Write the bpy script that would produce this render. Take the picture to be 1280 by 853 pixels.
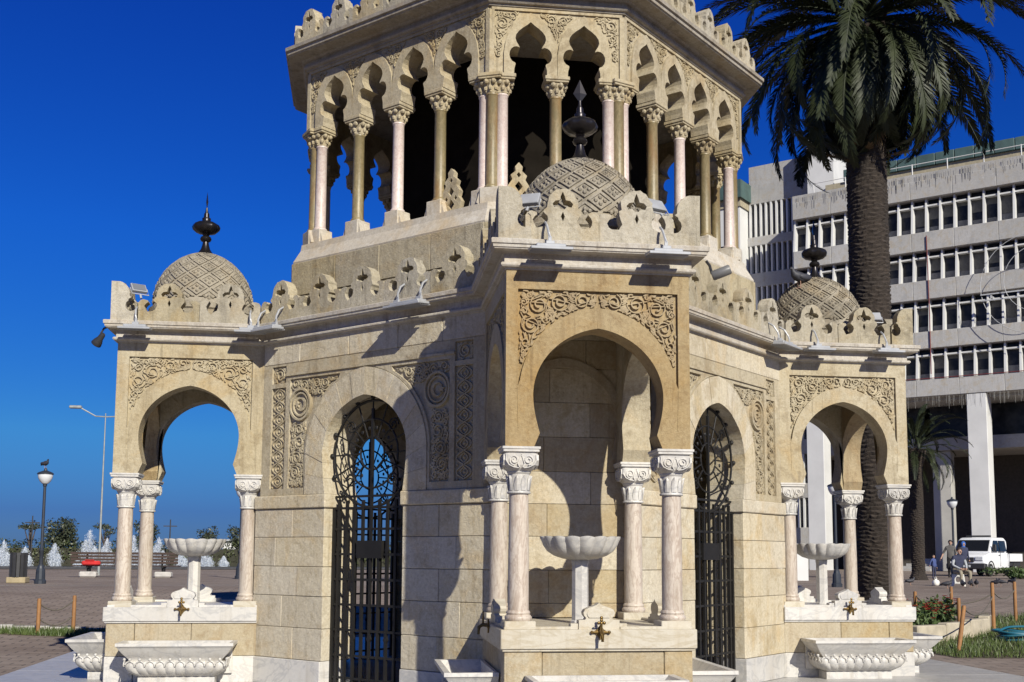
import bpy, math, random
from math import sin, cos, pi, radians, sqrt, hypot, atan2
from mathutils import Vector, Matrix
from mathutils.geometry import tessellate_polygon

for o in list(bpy.data.objects):
    bpy.data.objects.remove(o)
scene = bpy.context.scene
COL = scene.collection

# ------------------------------------------------------------------ camera
cam = bpy.data.cameras.new('camera')
cam.sensor_width = 36.0
cam.lens = 1408.78 / 1280 * 36
cam.shift_y = 114.92 / 1280
cam.clip_start = 0.1
cam.clip_end = 6000
camo = bpy.data.objects.new('camera', cam)
COL.objects.link(camo)
YAW, PITCH, ROLL = radians(7.5762), radians(6.1747), radians(0.3401)
F = Vector((sin(YAW) * cos(PITCH), cos(YAW) * cos(PITCH), sin(PITCH)))
R = Vector((cos(YAW), -sin(YAW), 0))
U = R.cross(F)
R2 = cos(ROLL) * R + sin(ROLL) * U
U2 = -sin(ROLL) * R + cos(ROLL) * U
M = Matrix((R2, U2, -F)).transposed().to_4x4()
M.translation = Vector((-1.8967, -13.5139, 1.5431))
camo.matrix_world = M
scene.camera = camo

# ------------------------------------------------------------------ sky, sun, exposure
SUN_AZ, SUN_EL = radians(17), radians(30)          # azimuth measured from -Y towards +X
to_sun = Vector((sin(SUN_AZ) * cos(SUN_EL), -cos(SUN_AZ) * cos(SUN_EL), sin(SUN_EL)))
world = bpy.data.worlds.new('World')
scene.world = world
world.use_nodes = True
wn = world.node_tree
wn.nodes.clear()
sky = wn.nodes.new('ShaderNodeTexSky')
sky.sky_type = 'NISHITA'
sky.sun_disc = False
sky.sun_elevation = SUN_EL
sky.sun_rotation = atan2(to_sun.x, to_sun.y)
sky.altitude = 900
sky.air_density = 0.75
sky.dust_density = 0.25
sky.ozone_density = 4.0
hsv = wn.nodes.new('ShaderNodeHueSaturation')
hsv.inputs['Saturation'].default_value = 1.28
hsv.inputs['Value'].default_value = 1.18
bg = wn.nodes.new('ShaderNodeBackground')
bg.inputs['Strength'].default_value = 0.084
wo = wn.nodes.new('ShaderNodeOutputWorld')
wn.links.new(sky.outputs[0], hsv.inputs['Color'])
# the clear winter air: deep blue above, a dull grey-blue band of haze at the sea horizon, the same all round
wtc = wn.nodes.new('ShaderNodeTexCoord')
wsep = wn.nodes.new('ShaderNodeSeparateXYZ')
wn.links.new(wtc.outputs['Generated'], wsep.inputs[0])
wr = wn.nodes.new('ShaderNodeValToRGB')
el_ = wr.color_ramp.elements
el_[0].position = 0.0
el_[0].color = (0.085, 0.145, 0.315, 1)
el_[1].position = 1.0
el_[1].color = (0.35, 0.31, 0.30, 1)
for ps, cl_ in ((0.035, (0.11, 0.185, 0.375, 1)), (0.10, (0.235, 0.435, 0.575, 1)), (0.27, (0.235, 0.50, 0.95, 1)), (0.46, (0.28, 0.39, 1.0, 1))):
    e_ = el_.new(ps)
    e_.color = cl_
wn.links.new(wsep.outputs[2], wr.inputs[0])
wmx = wn.nodes.new('ShaderNodeMix')
wmx.data_type = 'RGBA'
wmx.blend_type = 'MULTIPLY'
wmx.inputs[0].default_value = 1.0
wn.links.new(hsv.outputs[0], wmx.inputs[6])
wn.links.new(wr.outputs[0], wmx.inputs[7])
wn.links.new(wmx.outputs[2], bg.inputs['Color'])
wn.links.new(bg.outputs[0], wo.inputs['Surface'])
sun = bpy.data.lights.new('sun', 'SUN')
sun.energy = 5.0
sun.angle = radians(0.5)
sun.color = (1.0, 0.945, 0.81)
suno = bpy.data.objects.new('sun', sun)
COL.objects.link(suno)
suno.rotation_euler = to_sun.to_track_quat('Z', 'Y').to_euler()
scene.view_settings.view_transform = 'Standard'
scene.view_settings.look = 'None'
scene.view_settings.gamma = 1.0
scene.view_settings.exposure = 0.25

# ------------------------------------------------------------------ materials
class Nodes:
    def __init__(self, name):
        self.m = bpy.data.materials.new(name)
        self.m.use_nodes = True
        self.t = self.m.node_tree
        self.b = self.t.nodes['Principled BSDF']
        self.pos = None
    def n(self, typ, **kw):
        nd = self.t.nodes.new(typ)
        for k, v in kw.items():
            setattr(nd, k, v)
        return nd
    def link(self, a, b):
        self.t.links.new(a, b)
    def coords(self, scale=(1, 1, 1), local=False):
        if local:
            src = self.n('ShaderNodeTexCoord').outputs['Object']
        else:
            src = self.n('ShaderNodeNewGeometry').outputs['Position']
        mp = self.n('ShaderNodeMapping')
        mp.inputs['Scale'].default_value = scale
        self.link(src, mp.inputs['Vector'])
        return mp.outputs[0]
    def noise(self, scale, detail=5, rough=0.55, vec=None, stretch=(1, 1, 1), dist=0.0, local=False):
        nd = self.n('ShaderNodeTexNoise')
        nd.inputs['Scale'].default_value = scale
        nd.inputs['Detail'].default_value = detail
        nd.inputs['Roughness'].default_value = rough
        nd.inputs['Distortion'].default_value = dist
        self.link(vec or self.coords(stretch, local), nd.inputs['Vector'])
        return nd.outputs['Fac']
    def ramp(self, fac, a, b, ca=(0, 0, 0, 1), cb=(1, 1, 1, 1)):
        r = self.n('ShaderNodeValToRGB')
        r.color_ramp.elements[0].position = a
        r.color_ramp.elements[1].position = b
        r.color_ramp.elements[0].color = ca
        r.color_ramp.elements[1].color = cb
        self.link(fac, r.inputs[0])
        return r.outputs[0]
    def mix(self, fac, a, b, mode='MIX'):
        m = self.n('ShaderNodeMix', data_type='RGBA', blend_type=mode)
        for sock, v in ((m.inputs[0], fac), (m.inputs[6], a), (m.inputs[7], b)):
            if isinstance(v, (int, float)):
                sock.default_value = v
            elif isinstance(v, tuple):
                sock.default_value = v if len(v) == 4 else v + (1,)
            else:
                self.link(v, sock)
        return m.outputs[2]
    def math(self, op, a, b=0.5):
        m = self.n('ShaderNodeMath', operation=op)
        for s, v in ((m.inputs[0], a), (m.inputs[1], b)):
            if isinstance(v, (int, float)):
                s.default_value = v
            else:
                self.link(v, s)
        return m.outputs[0]
    def bump(self, h, strength, dist=0.01):
        b = self.n('ShaderNodeBump')
        b.inputs['Strength'].default_value = strength
        b.inputs['Distance'].default_value = dist
        self.link(h, b.inputs['Height'])
        self.link(b.outputs[0], self.b.inputs['Normal'])
    def color(self, c):
        if isinstance(c, tuple):
            self.b.inputs['Base Color'].default_value = c if len(c) == 4 else c + (1,)
        else:
            self.link(c, self.b.inputs['Base Color'])
    def rough(self, r):
        self.b.inputs['Roughness'].default_value = r

def stone(name, c1, c2, c3, rnd=0.10, bump=0.5, rough=0.9, streak=0.5, blotch=0.9):
    k = Nodes(name)
    c = k.mix(k.ramp(k.noise(blotch, 6, 0.6, dist=0.4), 0.36, 0.66), c1, c2)
    c = k.mix(k.math('MULTIPLY', k.ramp(k.noise(1.6, 6, 0.65, stretch=(4, 4, 0.5)), 0.52, 0.74), streak), c, c3)
    och = (c1[0] * 0.98, c1[1] * 0.80, c1[2] * 0.52)
    c = k.mix(k.math('MULTIPLY', k.ramp(k.noise(2.4, 6, 0.65, dist=0.8), 0.50, 0.70), 0.55), c, och)
    c = k.mix(k.math('MULTIPLY', k.ramp(k.noise(7, 8, 0.75, dist=0.5), 0.52, 0.68), 0.55), c, c3)
    c = k.mix(k.math('MULTIPLY', k.ramp(k.noise(3.1, 7, 0.7, stretch=(7, 7, 0.35)), 0.57, 0.72), streak * 0.9), c, (c3[0] * 0.6, c3[1] * 0.62, c3[2] * 0.66))
    c = k.mix(k.ramp(k.noise(38, 6, 0.7), 0.25, 0.75), k.mix(1.0, c, (0.66, 0.63, 0.58), 'MULTIPLY'), c)
    c = k.mix(k.math('MULTIPLY', k.ramp(k.noise(1.25, 9, 0.72, dist=0.3), 0.570, 0.62), 0.55), c, c3)
    c = k.mix(k.math('MULTIPLY', k.ramp(k.noise(1.9, 9, 0.74), 0.60, 0.63), 0.35), c, (min(1, c2[0] * 1.12), min(1, c2[1] * 1.12), min(1, c2[2] * 1.12)))
    oi = k.n('ShaderNodeObjectInfo')
    h = k.n('ShaderNodeHueSaturation')
    v = k.n('ShaderNodeMapRange')
    v.inputs[3].default_value = 1 - rnd
    v.inputs[4].default_value = 1 + rnd
    k.link(oi.outputs['Random'], v.inputs[0])
    k.link(v.outputs[0], h.inputs['Value'])
    sm = k.n('ShaderNodeMapRange')
    sm.inputs[3].default_value = 1 + rnd * 2.2
    sm.inputs[4].default_value = 1 - rnd * 2.2
    k.link(k.math('FRACT', k.math('MULTIPLY', oi.outputs['Random'], 7.31)), sm.inputs[0])
    k.link(sm.outputs[0], h.inputs['Saturation'])
    k.link(c, h.inputs['Color'])
    k.color(h.outputs[0])
    hh = k.math('ADD', k.math('MULTIPLY', k.noise(14, 8, 0.7), 0.8), k.math('MULTIPLY', k.noise(90, 4, 0.7), 0.35))
    k.bump(hh, bump, 0.02)
    k.rough(rough)
    return k.m

def marble(name, base, vein, vscale=3.0, stretch=(1, 1, 1), rough=0.45, amount=0.7, dirt=(0.35, 0.30, 0.22), dirt_amt=0.35):
    k = Nodes(name)
    n1 = k.noise(vscale, 8, 0.6, stretch=stretch, dist=1.2)
    band = k.math('ABSOLUTE', k.math('SUBTRACT', n1, 0.5))
    v = k.ramp(band, 0.0, 0.05, (1, 1, 1, 1), (0, 0, 0, 1))
    c = k.mix(k.math('MULTIPLY', v, amount), base, vein)
    c = k.mix(k.math('MULTIPLY', k.ramp(k.noise(1.7, 6, 0.6, stretch=(2.5, 2.5, 0.7)), 0.5, 0.78), dirt_amt), c, dirt)
    c = k.mix(k.math('MULTIPLY', k.ramp(k.noise(2.2, 7, 0.7, stretch=(6, 6, 0.5)), 0.55, 0.72), dirt_amt), c, (dirt[0] * 0.7, dirt[1] * 0.72, dirt[2] * 0.75))
    c = k.mix(k.math('MULTIPLY', k.ramp(k.noise(30, 6, 0.75), 0.42, 0.75), 0.4), c, vein)
    oi = k.n('ShaderNodeObjectInfo')
    h = k.n('ShaderNodeHueSaturation')
    v2 = k.n('ShaderNodeMapRange')
    v2.inputs[3].default_value = 0.9
    v2.inputs[4].default_value = 1.08
    k.link(oi.outputs['Random'], v2.inputs[0])
    k.link(v2.outputs[0], h.inputs['Value'])
    k.link(c, h.inputs['Color'])
    k.color(h.outputs[0])
    k.bump(k.noise(40, 6, 0.7), 0.25, 0.008)
    k.rough(rough)
    return k.m

def plain(name, c, rough=0.6, metal=0.0, var=0.2, nscale=6, bump=0.1):
    k = Nodes(name)
    d = tuple(x * (1 - var) for x in c[:3])
    u = tuple(min(1, x * (1 + var)) for x in c[:3])
    k.color(k.mix(k.ramp(k.noise(nscale, 5, 0.6), 0.3, 0.7), d, u))
    k.b.inputs['Metallic'].default_value = metal
    k.rough(rough)
    if bump:
        k.bump(k.noise(nscale * 8, 4), bump, 0.01)
    return k.m

MT = {}
MT['gold'] = stone('golden_limestone', (0.385, 0.285, 0.150), (0.425, 0.345, 0.215), (0.185, 0.115, 0.052), rnd=0.04, streak=0.65, bump=0.7)
MT['block'] = stone('ashlar_limestone', (0.595, 0.525, 0.390), (0.65, 0.595, 0.470), (0.34, 0.265, 0.155), rnd=0.06, bump=0.8, streak=0.5)
MT['drum'] = stone('olive_drum_stone', (0.42, 0.36, 0.24), (0.48, 0.425, 0.305), (0.17, 0.14, 0.085), rnd=0.07, bump=0.8, streak=0.75)
MT['blockgold'] = stone('ochre_ashlar', (0.45, 0.375, 0.245), (0.49, 0.435, 0.325), (0.31, 0.225, 0.12), rnd=0.06, bump=0.6)
MT['pale'] = stone('pale_limestone', (0.470, 0.402, 0.270), (0.525, 0.470, 0.350), (0.235, 0.180, 0.105), rnd=0.03, streak=0.6, bump=0.7)
MT['merlon'] = stone('weathered_limestone', (0.43, 0.385, 0.285), (0.52, 0.475, 0.375), (0.19, 0.165, 0.12), rnd=0.10, streak=0.7, bump=0.8)
MT['cornice'] = stone('grey_cornice_stone', (0.50, 0.46, 0.40), (0.56, 0.53, 0.48), (0.28, 0.24, 0.19), rnd=0.04, streak=0.6)
MT['dome'] = stone('grey_dome_stone', (0.345, 0.310, 0.245), (0.43, 0.39, 0.315), (0.12, 0.105, 0.08), rnd=0.03, streak=0.6, bump=0.8)
MT['sill'] = stone('pale_sill_stone', (0.55, 0.50, 0.42), (0.60, 0.57, 0.51), (0.36, 0.31, 0.24), rnd=0.05, streak=0.35, bump=0.25)
MT['uppercornice'] = stone('dark_cornice_stone', (0.33, 0.30, 0.255), (0.40, 0.37, 0.32), (0.15, 0.13, 0.105), rnd=0.03, streak=0.6)  # darker overall than the lower cornice stone, lip and underside alike
MT['upper'] = stone('gallery_limestone', (0.46, 0.39, 0.25), (0.51, 0.45, 0.325), (0.20, 0.15, 0.085), rnd=0.03, streak=0.6)
MT['marble'] = marble('white_marble', (0.555, 0.535, 0.50), (0.38, 0.375, 0.37), 2.2, (1, 1, 1.6), dirt=(0.37, 0.31, 0.22), dirt_amt=0.42)
MT['marblecream'] = marble('cream_marble', (0.51, 0.47, 0.385), (0.39, 0.335, 0.235), 2.0, (1, 1, 3), dirt=(0.39, 0.29, 0.155), dirt_amt=0.5)
MT['pink'] = marble('beige_marble', (0.515, 0.455, 0.385), (0.30, 0.225, 0.175), 6, (2.5, 2.5, 0.5), dirt=(0.33, 0.255, 0.18), dirt_amt=0.6)
MT['whitepink'] = marble('pale_pink_marble', (0.61, 0.525, 0.475), (0.40, 0.27, 0.24), 9, (1.5, 1.5, 1), amount=0.5, dirt=(0.44, 0.35, 0.28), dirt_amt=0.3)
MT['ochre'] = marble('olive_onyx_marble', (0.185, 0.150, 0.075), (0.33, 0.26, 0.14), 4, (2, 2, 0.8), amount=0.5, dirt=(0.27, 0.125, 0.03), dirt_amt=0.8)
MT['iron'] = plain('black_iron', (0.016, 0.015, 0.014), 0.55, 0.3)
MT['finial'] = plain('dark_bronze', (0.035, 0.032, 0.034), 0.32, 0.7, bump=0.03)
MT['brass'] = plain('aged_brass', (0.20, 0.13, 0.045), 0.4, 0.8, nscale=30)
MT['blackcore'] = plain('near_black_core', (0.013, 0.011, 0.009), 0.9)
MT['blackcore'].node_tree.nodes['Principled BSDF'].inputs['Specular IOR Level'].default_value = 0.0
MT['alu'] = plain('light_grey_metal', (0.38, 0.39, 0.41), 0.45, 0.2, var=0.15, bump=0.02)
MT['lampglass'] = plain('grey_lamp_glass', (0.16, 0.17, 0.19), 0.15, 0.0, var=0.05, bump=0)
MT['blackpl'] = plain('black_plastic', (0.03, 0.03, 0.032), 0.5)

# ------------------------------------------------------------------ mesh helpers
class MB:
    def __init__(self):
        self.v = []
        self.f = []
    def add(self, vs, fs):
        n = len(self.v)
        self.v += [tuple(p) for p in vs]
        self.f += [tuple(i + n for i in q) for q in fs]
        return self
    def box(self, x0, x1, y0, y1, z0, z1):
        vs = [(x, y, z) for z in (z0, z1) for y in (y0, y1) for x in (x0, x1)]
        return self.add(vs, [(0, 2, 3, 1), (4, 5, 7, 6), (0, 1, 5, 4), (2, 6, 7, 3), (0, 4, 6, 2), (1, 3, 7, 5)])
    def cbox(self, x0, x1, y0, y1, z0, z1, c=0.008):
        lo, hi = (x0, y0, z0), (x1, y1, z1)
        idx = {}
        vs = []
        for ix in (0, 1):
            for iy in (0, 1):
                for iz in (0, 1):
                    for ax in range(3):
                        p = []
                        for a, i in enumerate((ix, iy, iz)):
                            e = hi[a] if i else lo[a]
                            if a != ax:
                                e += -c if i else c
                            p.append(e)
                        idx[(ix, iy, iz, ax)] = len(vs)
                        vs.append(tuple(p))
        fs = []
        for ax in range(3):
            o1, o2 = [(1, 2), (0, 2), (0, 1)][ax]
            for s in (0, 1):
                q = []
                for a, b in ((0, 0), (1, 0), (1, 1), (0, 1)):
                    k = [0, 0, 0]
                    k[ax] = s
                    k[o1] = a
                    k[o2] = b
                    q.append(idx[tuple(k) + (ax,)])
                flip = (s == 0) != (ax == 1)
                fs.append(tuple(reversed(q)) if flip else tuple(q))
        for ax in range(3):       # edges along ax
            o1, o2 = [(1, 2), (0, 2), (0, 1)][ax]
            for a in (0, 1):
                for b in (0, 1):
                    k0 = [0, 0, 0]
                    k0[o1] = a
                    k0[o2] = b
                    k1 = list(k0)
                    k1[ax] = 1
                    q = (idx[tuple(k0) + (o1,)], idx[tuple(k1) + (o1,)], idx[tuple(k1) + (o2,)], idx[tuple(k0) + (o2,)])
                    flip = ((a + b) % 2 == 0) != (ax == 1)
                    fs.append(tuple(reversed(q)) if flip else q)
        for ix in (0, 1):
            for iy in (0, 1):
                for iz in (0, 1):
                    q = tuple(idx[(ix, iy, iz, a)] for a in range(3))
                    fs.append(q if (ix + iy + iz) % 2 else tuple(reversed(q)))
        return self.add(vs, fs)
    def prism(self, outline, holes, y0, y1, mitre=None, sides=True):
        """outline and holes are (x, z) loops, extruded from y0 (front) to y1."""
        loops = [outline] + list(holes)
        tris = tessellate_polygon([[Vector((x, z, 0)) for x, z in lp] for lp in loops])
        flat = [p for lp in loops for p in lp]
        n = len(flat)
        def xb(x, d):
            if mitre:
                lim = mitre[0]
                if mitre[1] and x >= lim - 1e-5:
                    return x - d
                if mitre[2] and x <= -lim + 1e-5:
                    return x + d
            return x
        m0 = mitre[3] if mitre else 0
        fr = [(xb(x, m0), y0, z) for x, z in flat]
        bk = [(xb(x, m0 + (y1 - y0)), y1, z) for x, z in flat]
        fs = []
        for a, b, c in tris:
            (x1, z1), (x2, z2), (x3, z3) = flat[a], flat[b], flat[c]
            if (x2 - x1) * (z3 - z1) - (x3 - x1) * (z2 - z1) < 0:
                b, c = c, b
            fs.append((a, b, c))
            fs.append((n + a, n + c, n + b))
        k = 0
        for li, lp in enumerate(loops):
            m = len(lp)
            area = sum(lp[i][0] * lp[(i + 1) % m][1] - lp[(i + 1) % m][0] * lp[i][1] for i in range(m))
            for i in range(m):
                a, b = k + i, k + (i + 1) % m
                if (area > 0) == (li == 0):
                    fs.append((a, n + a, n + b, b))
                else:
                    fs.append((a, b, n + b, n + a))
            k += m
        return self.add(fr + bk, fs)
    def lathe(self, prof, n=24, c=(0, 0, 0), mod=None, cap=True):
        vs = []
        for j, (r, z) in enumerate(prof):
            for i in range(n):
                a = 2 * pi * i / n
                rr = r * (mod(a, j) if mod else 1)
                vs.append((c[0] + rr * cos(a), c[1] + rr * sin(a), c[2] + z))
        fs = []
        for j in range(len(prof) - 1):
            for i in range(n):
                a, b = j * n + i, j * n + (i + 1) % n
                fs.append((a, b, b + n, a + n))
        if cap:
            fs.append(tuple(reversed(range(n))))
            fs.append(tuple(range((len(prof) - 1) * n, len(prof) * n)))
        return self.add(vs, fs)
    def sphere(self, c, r, nu=10, nv=6, s=(1, 1, 1)):
        vs = [(c[0], c[1], c[2] - r * s[2])]
        for j in range(1, nv):
            t = -pi / 2 + pi * j / nv
            for i in range(nu):
                a = 2 * pi * i / nu
                vs.append((c[0] + r * s[0] * cos(t) * cos(a), c[1] + r * s[1] * cos(t) * sin(a), c[2] + r * s[2] * sin(t)))
        vs.append((c[0], c[1], c[2] + r * s[2]))
        fs = []
        for i in range(nu):
            fs.append((0, 1 + (i + 1) % nu, 1 + i))
            for j in range(nv - 2):
                a = 1 + j * nu + i
                b = 1 + j * nu + (i + 1) % nu
                fs.append((a, b, b + nu, a + nu))
            e = 1 + (nv - 2) * nu
            fs.append((e + i, e + (i + 1) % nu, len(vs) - 1))
        return self.add(vs, fs)
    def tube(self, pts, r, n=6, closed=False):
        pts = [Vector(p) for p in pts]
        m = len(pts)
        vs = []
        for i, p in enumerate(pts):
            if closed:
                t = pts[(i + 1) % m] - pts[i - 1]
            else:
                t = pts[min(i + 1, m - 1)] - pts[max(i - 1, 0)]
            if t.length < 1e-9:
                t = Vector((0, 0, 1))
            t.normalize()
            u = t.cross(Vector((0, 0, 1)) if abs(t.z) < 0.95 else Vector((1, 0, 0))).normalized()
            w = u.cross(t)
            rr = r[i] if isinstance(r, (list, tuple)) else r
            for k in range(n):
                a = 2 * pi * k / n
                vs.append(p + (u * cos(a) + w * sin(a)) * rr)
        fs = []
        for i in range(m if closed else m - 1):
            j = (i + 1) % m
            for k in range(n):
                k2 = (k + 1) % n
                fs.append((i * n + k, i * n + k2, j * n + k2, j * n + k))
        if not closed:
            fs.append(tuple(range(n)))
            fs.append(tuple(reversed(range((m - 1) * n, m * n))))
        return self.add(vs, fs)
    def ribbon(self, pts, w, h, y):
        """raised carved band in the x-z plane at depth y (towards -y)."""
        m = len(pts)
        if m < 2:
            return self
        vs = []
        for i, (x, z) in enumerate(pts):
            x1, z1 = pts[min(i + 1, m - 1)]
            x0, z0 = pts[max(i - 1, 0)]
            dx, dz = x1 - x0, z1 - z0
            l = hypot(dx, dz) or 1
            nx, nz = -dz / l, dx / l
            ww = w[i] if isinstance(w, list) else w
            for s, d in ((-1, 0.006), (-0.72, -h), (0.72, -h), (1, 0.006)):
                vs.append((x + nx * ww * 0.5 * s, y + d, z + nz * ww * 0.5 * s))
        fs = []
        for i in range(m - 1):
            for k in range(3):
                a = i * 4 + k
                fs.append((a, a + 4, a + 5, a + 1))
        fs.append((0, 1, 2, 3))
        fs.append(((m - 1) * 4 + 3, (m - 1) * 4 + 2, (m - 1) * 4 + 1, (m - 1) * 4))
        return self.add(vs, fs)
    def sweep(self, path, prof):
        """path: closed plan polygon (counter-clockwise), prof: (outward offset, z)."""
        m = len(path)
        vs = []
        for i in range(m):
            p0, p1, p2 = Vector(path[i - 1]), Vector(path[i]), Vector(path[(i + 1) % m])
            d1, d2 = (p1 - p0).normalized(), (p2 - p1).normalized()
            n1, n2 = Vector((d1.y, -d1.x)), Vector((d2.y, -d2.x))
            b = (n1 + n2)
            b = b / (1 + n1.dot(n2))
            for o, z in prof:
                vs.append((p1.x + b.x * o, p1.y + b.y * o, z))
        k = len(prof)
        fs = []
        for i in range(m):
            j = (i + 1) % m
            for q in range(k - 1):
                fs.append((i * k + q, j * k + q, j * k + q + 1, i * k + q + 1))
        return self.add(vs, fs)
    def build(self, name, mat, parent=None, smooth=False, loc=None, rot=None):
        me = bpy.data.meshes.new(name)
        me.from_pydata(self.v, [], self.f)
        if isinstance(mat, str):
            mat = MT[mat]
        me.materials.append(mat)
        if smooth is True:
            me.polygons.foreach_set('use_smooth', [True] * len(me.polygons))
        me.update()
        if smooth == 'auto':
            me.polygons.foreach_set('use_smooth', [True] * len(me.polygons))
            try:
                me.set_sharp_from_angle(angle=radians(40))
            except Exception:
                pass
        o = bpy.data.objects.new(name, me)
        COL.objects.link(o)
        if parent:
            o.parent = parent
        if loc:
            o.location = loc
        if rot:
            o.rotation_euler = rot
        return o

def tag(o, label=None, cat=None, group=None, kind=None):
    if label:
        o['label'] = label
    if cat:
        o['category'] = cat
    if group:
        o['group'] = group
    if kind:
        o['kind'] = kind
    return o

def empty(name, loc=(0, 0, 0), rz=0):
    o = bpy.data.objects.new(name, None)
    o.empty_display_size = 0.2
    COL.objects.link(o)
    o.location = loc
    o.rotation_euler = (0, 0, rz)
    return o

def copy_tree(o, parent=None, loc=None, rz=None):
    c = o.copy()
    COL.objects.link(c)
    c.parent = parent
    if loc is not None:
        c.location = loc
    if rz is not None:
        c.rotation_euler = (0, 0, rz)
    for ch in list(o.children):
        copy_tree(ch, c)
    return c

def inst(src, parent, loc=(0, 0, 0), rz=0.0, scale=None):
    c = src.copy()
    COL.objects.link(c)
    c.parent = parent
    c.location = loc
    c.rotation_euler = (0, 0, rz)
    if scale:
        c.scale = scale
    return c

def rz2(x, y, a):
    return (x * cos(a) - y * sin(a), x * sin(a) + y * cos(a))

def ground_z(x, y):
    r = hypot(x, y)
    t = min(1, max(0, (r - 7) / 13))
    return 0.05 + 0.55 * t * t * (3 - 2 * t)

# ------------------------------------------------------------------ ground and platform
k = Nodes('plaza_paving')
br = k.n('ShaderNodeTexBrick')
br.inputs['Color1'].default_value = (0.245, 0.200, 0.168, 1)
br.inputs['Color2'].default_value = (0.315, 0.262, 0.224, 1)
br.inputs['Mortar'].default_value = (0.10, 0.088, 0.080, 1)
br.inputs['Scale'].default_value = 1.0
br.inputs['Mortar Size'].default_value = 0.012
br.inputs['Brick Width'].default_value = 0.42
br.inputs['Row Height'].default_value = 0.21
k.link(k.coords(), br.inputs['Vector'])
c = k.mix(k.ramp(k.noise(0.35, 6, 0.6), 0.35, 0.7), br.outputs[0], k.mix(1.0, br.outputs[0], (0.74, 0.70, 0.68), 'MULTIPLY'))
c = k.mix(k.math('MULTIPLY', k.ramp(k.noise(5, 8, 0.7), 0.5, 0.8), 0.4), c, (0.11, 0.10, 0.095))
k.color(c)
k.bump(k.math('ADD', br.outputs['Fac'], k.math('MULTIPLY', k.noise(60, 4), 0.5)), -0.35, 0.01)
k.rough(0.95)
k.b.inputs['Specular IOR Level'].default_value = 0.15
MT['paving'] = k.m
mb = MB()
radii = [0, 3, 6, 7] + [7 + 13 * i / 16 for i in range(1, 17)] + [24, 30, 40, 60, 90, 140, 250, 500, 1200, 3500]
NS = 96
vs = []
for r in radii:
    for i in range(NS):
        a = 2 * pi * i / NS
        x, y = r * cos(a), r * sin(a)
        vs.append((x, y, ground_z(x, y)))
fs = []
for j in range(len(radii) - 1):
    for i in range(NS):
        a, b = j * NS + i, j * NS + (i + 1) % NS
        fs.append((a, a + NS, b + NS, b))
mb.add(vs, fs)
tag(mb.build('plaza_ground', 'paving', smooth=True), kind='structure')

# marble platform of slabs
MT['slab'] = marble('platform_marble', (0.41, 0.40, 0.385), (0.29, 0.29, 0.29), 1.4, (1, 2.2, 1), rough=0.4, dirt=(0.36, 0.32, 0.27), dirt_amt=0.45)
plat = tag(MB().prism([(-5.84, -5.84), (5.84, -5.84), (5.84, 5.84), (-5.84, 5.84)], [], -0.13, -0.02).build('marble_platform', 'cornice'), kind='structure')
me = plat.data
for v in me.vertices:
    v.co = (v.co.x, v.co.z, -v.co.y)
me.flip_normals()
slab = None
NSL = 9
for i in range(NSL):
    for j in range(NSL):
        w_ = 11.8 / NSL
        x, y = -5.9 + w_ * (i + 0.5), -5.9 + w_ * (j + 0.5)
        if abs(x) < 2.0 and abs(y) < 2.0:
            continue
        if slab is None:
            slab = MB().cbox(-w_ / 2 + 0.002, w_ / 2 - 0.002, -w_ / 2 + 0.002, w_ / 2 - 0.002, 0.131, 0.152, 0.004).build('marble_slab', 'slab', plat, loc=(x, y, 0))
        else:
            inst(slab, plat, (x, y, 0))

# ------------------------------------------------------------------ clock tower
W, D, DI = 0.7647, 4.6, 3.0073          # kiosk half width, kiosk front, core octagon front
DG = (DI + W) / sqrt(2)                 # distance of the diagonal walls
HW = (DI - W) / sqrt(2)                 # their half width
U_F, U_W = 2.614, 0.7009                # gallery front distance and half width
U_D = (U_F + U_W) / sqrt(2)
U_H = (U_F - U_W) / sqrt(2)
ZF, ZC, ZCAP, ZB, ZK = 0.152, 0.9576, 2.41, 3.865, 4.08
COURSES = [0.43, 0.761, 1.095, 1.405, 1.717, 2.023]

tower = tag(empty('clock_tower', (0, 0, ZF)), 'ornate limestone clock tower with horseshoe arched fountain kiosks and a columned gallery above', 'tower')
TZ = Matrix.Translation((0, 0, -ZF))
_b = MB.build
def tpart(mb, name, mat, parent=None, smooth=False, rz=0.0):
    """a part of the tower, modelled in world heights about the tower axis."""
    o = mb.build(name, mat, parent or tower, smooth)
    if parent is None:
        o.location = (0, 0, -ZF)
        o.rotation_euler = (0, 0, rz)
    return o
def tcopy(o, rz):
    return copy_tree(o, tower, (0, 0, -ZF), rz)

def arc_side(a1, z1, z2, e, zn, xn, n=22):
    """right half of a pointed horseshoe: from the neck (xn, zn) up over the widest point (a1, z1) to (0, z2)."""
    pts = []
    for i in range(6):
        t = i / 6
        z = zn + (z1 - zn) * t
        pts.append((xn + (a1 - xn) * sin(t * pi / 2), z))
    for i in range(n + 1):
        th = i / n
        x = a1 * cos(th * pi / 2)
        z = z1 + (z2 - z1) * (sin(th * pi / 2) * (1 - e) + e * th)
        pts.append((x, z))
    return pts

def mirror(pts):
    return [(-x, z) for x, z in reversed(pts)]

def inside_poly(x, z, poly):
    r = False
    j = len(poly) - 1
    for i in range(len(poly)):
        xi, zi = poly[i]
        xj, zj = poly[j]
        if (zi > z) != (zj > z) and x < (xj - xi) * (z - zi) / (zj - zi) + xi:
            r = not r
        j = i
    return r

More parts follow.
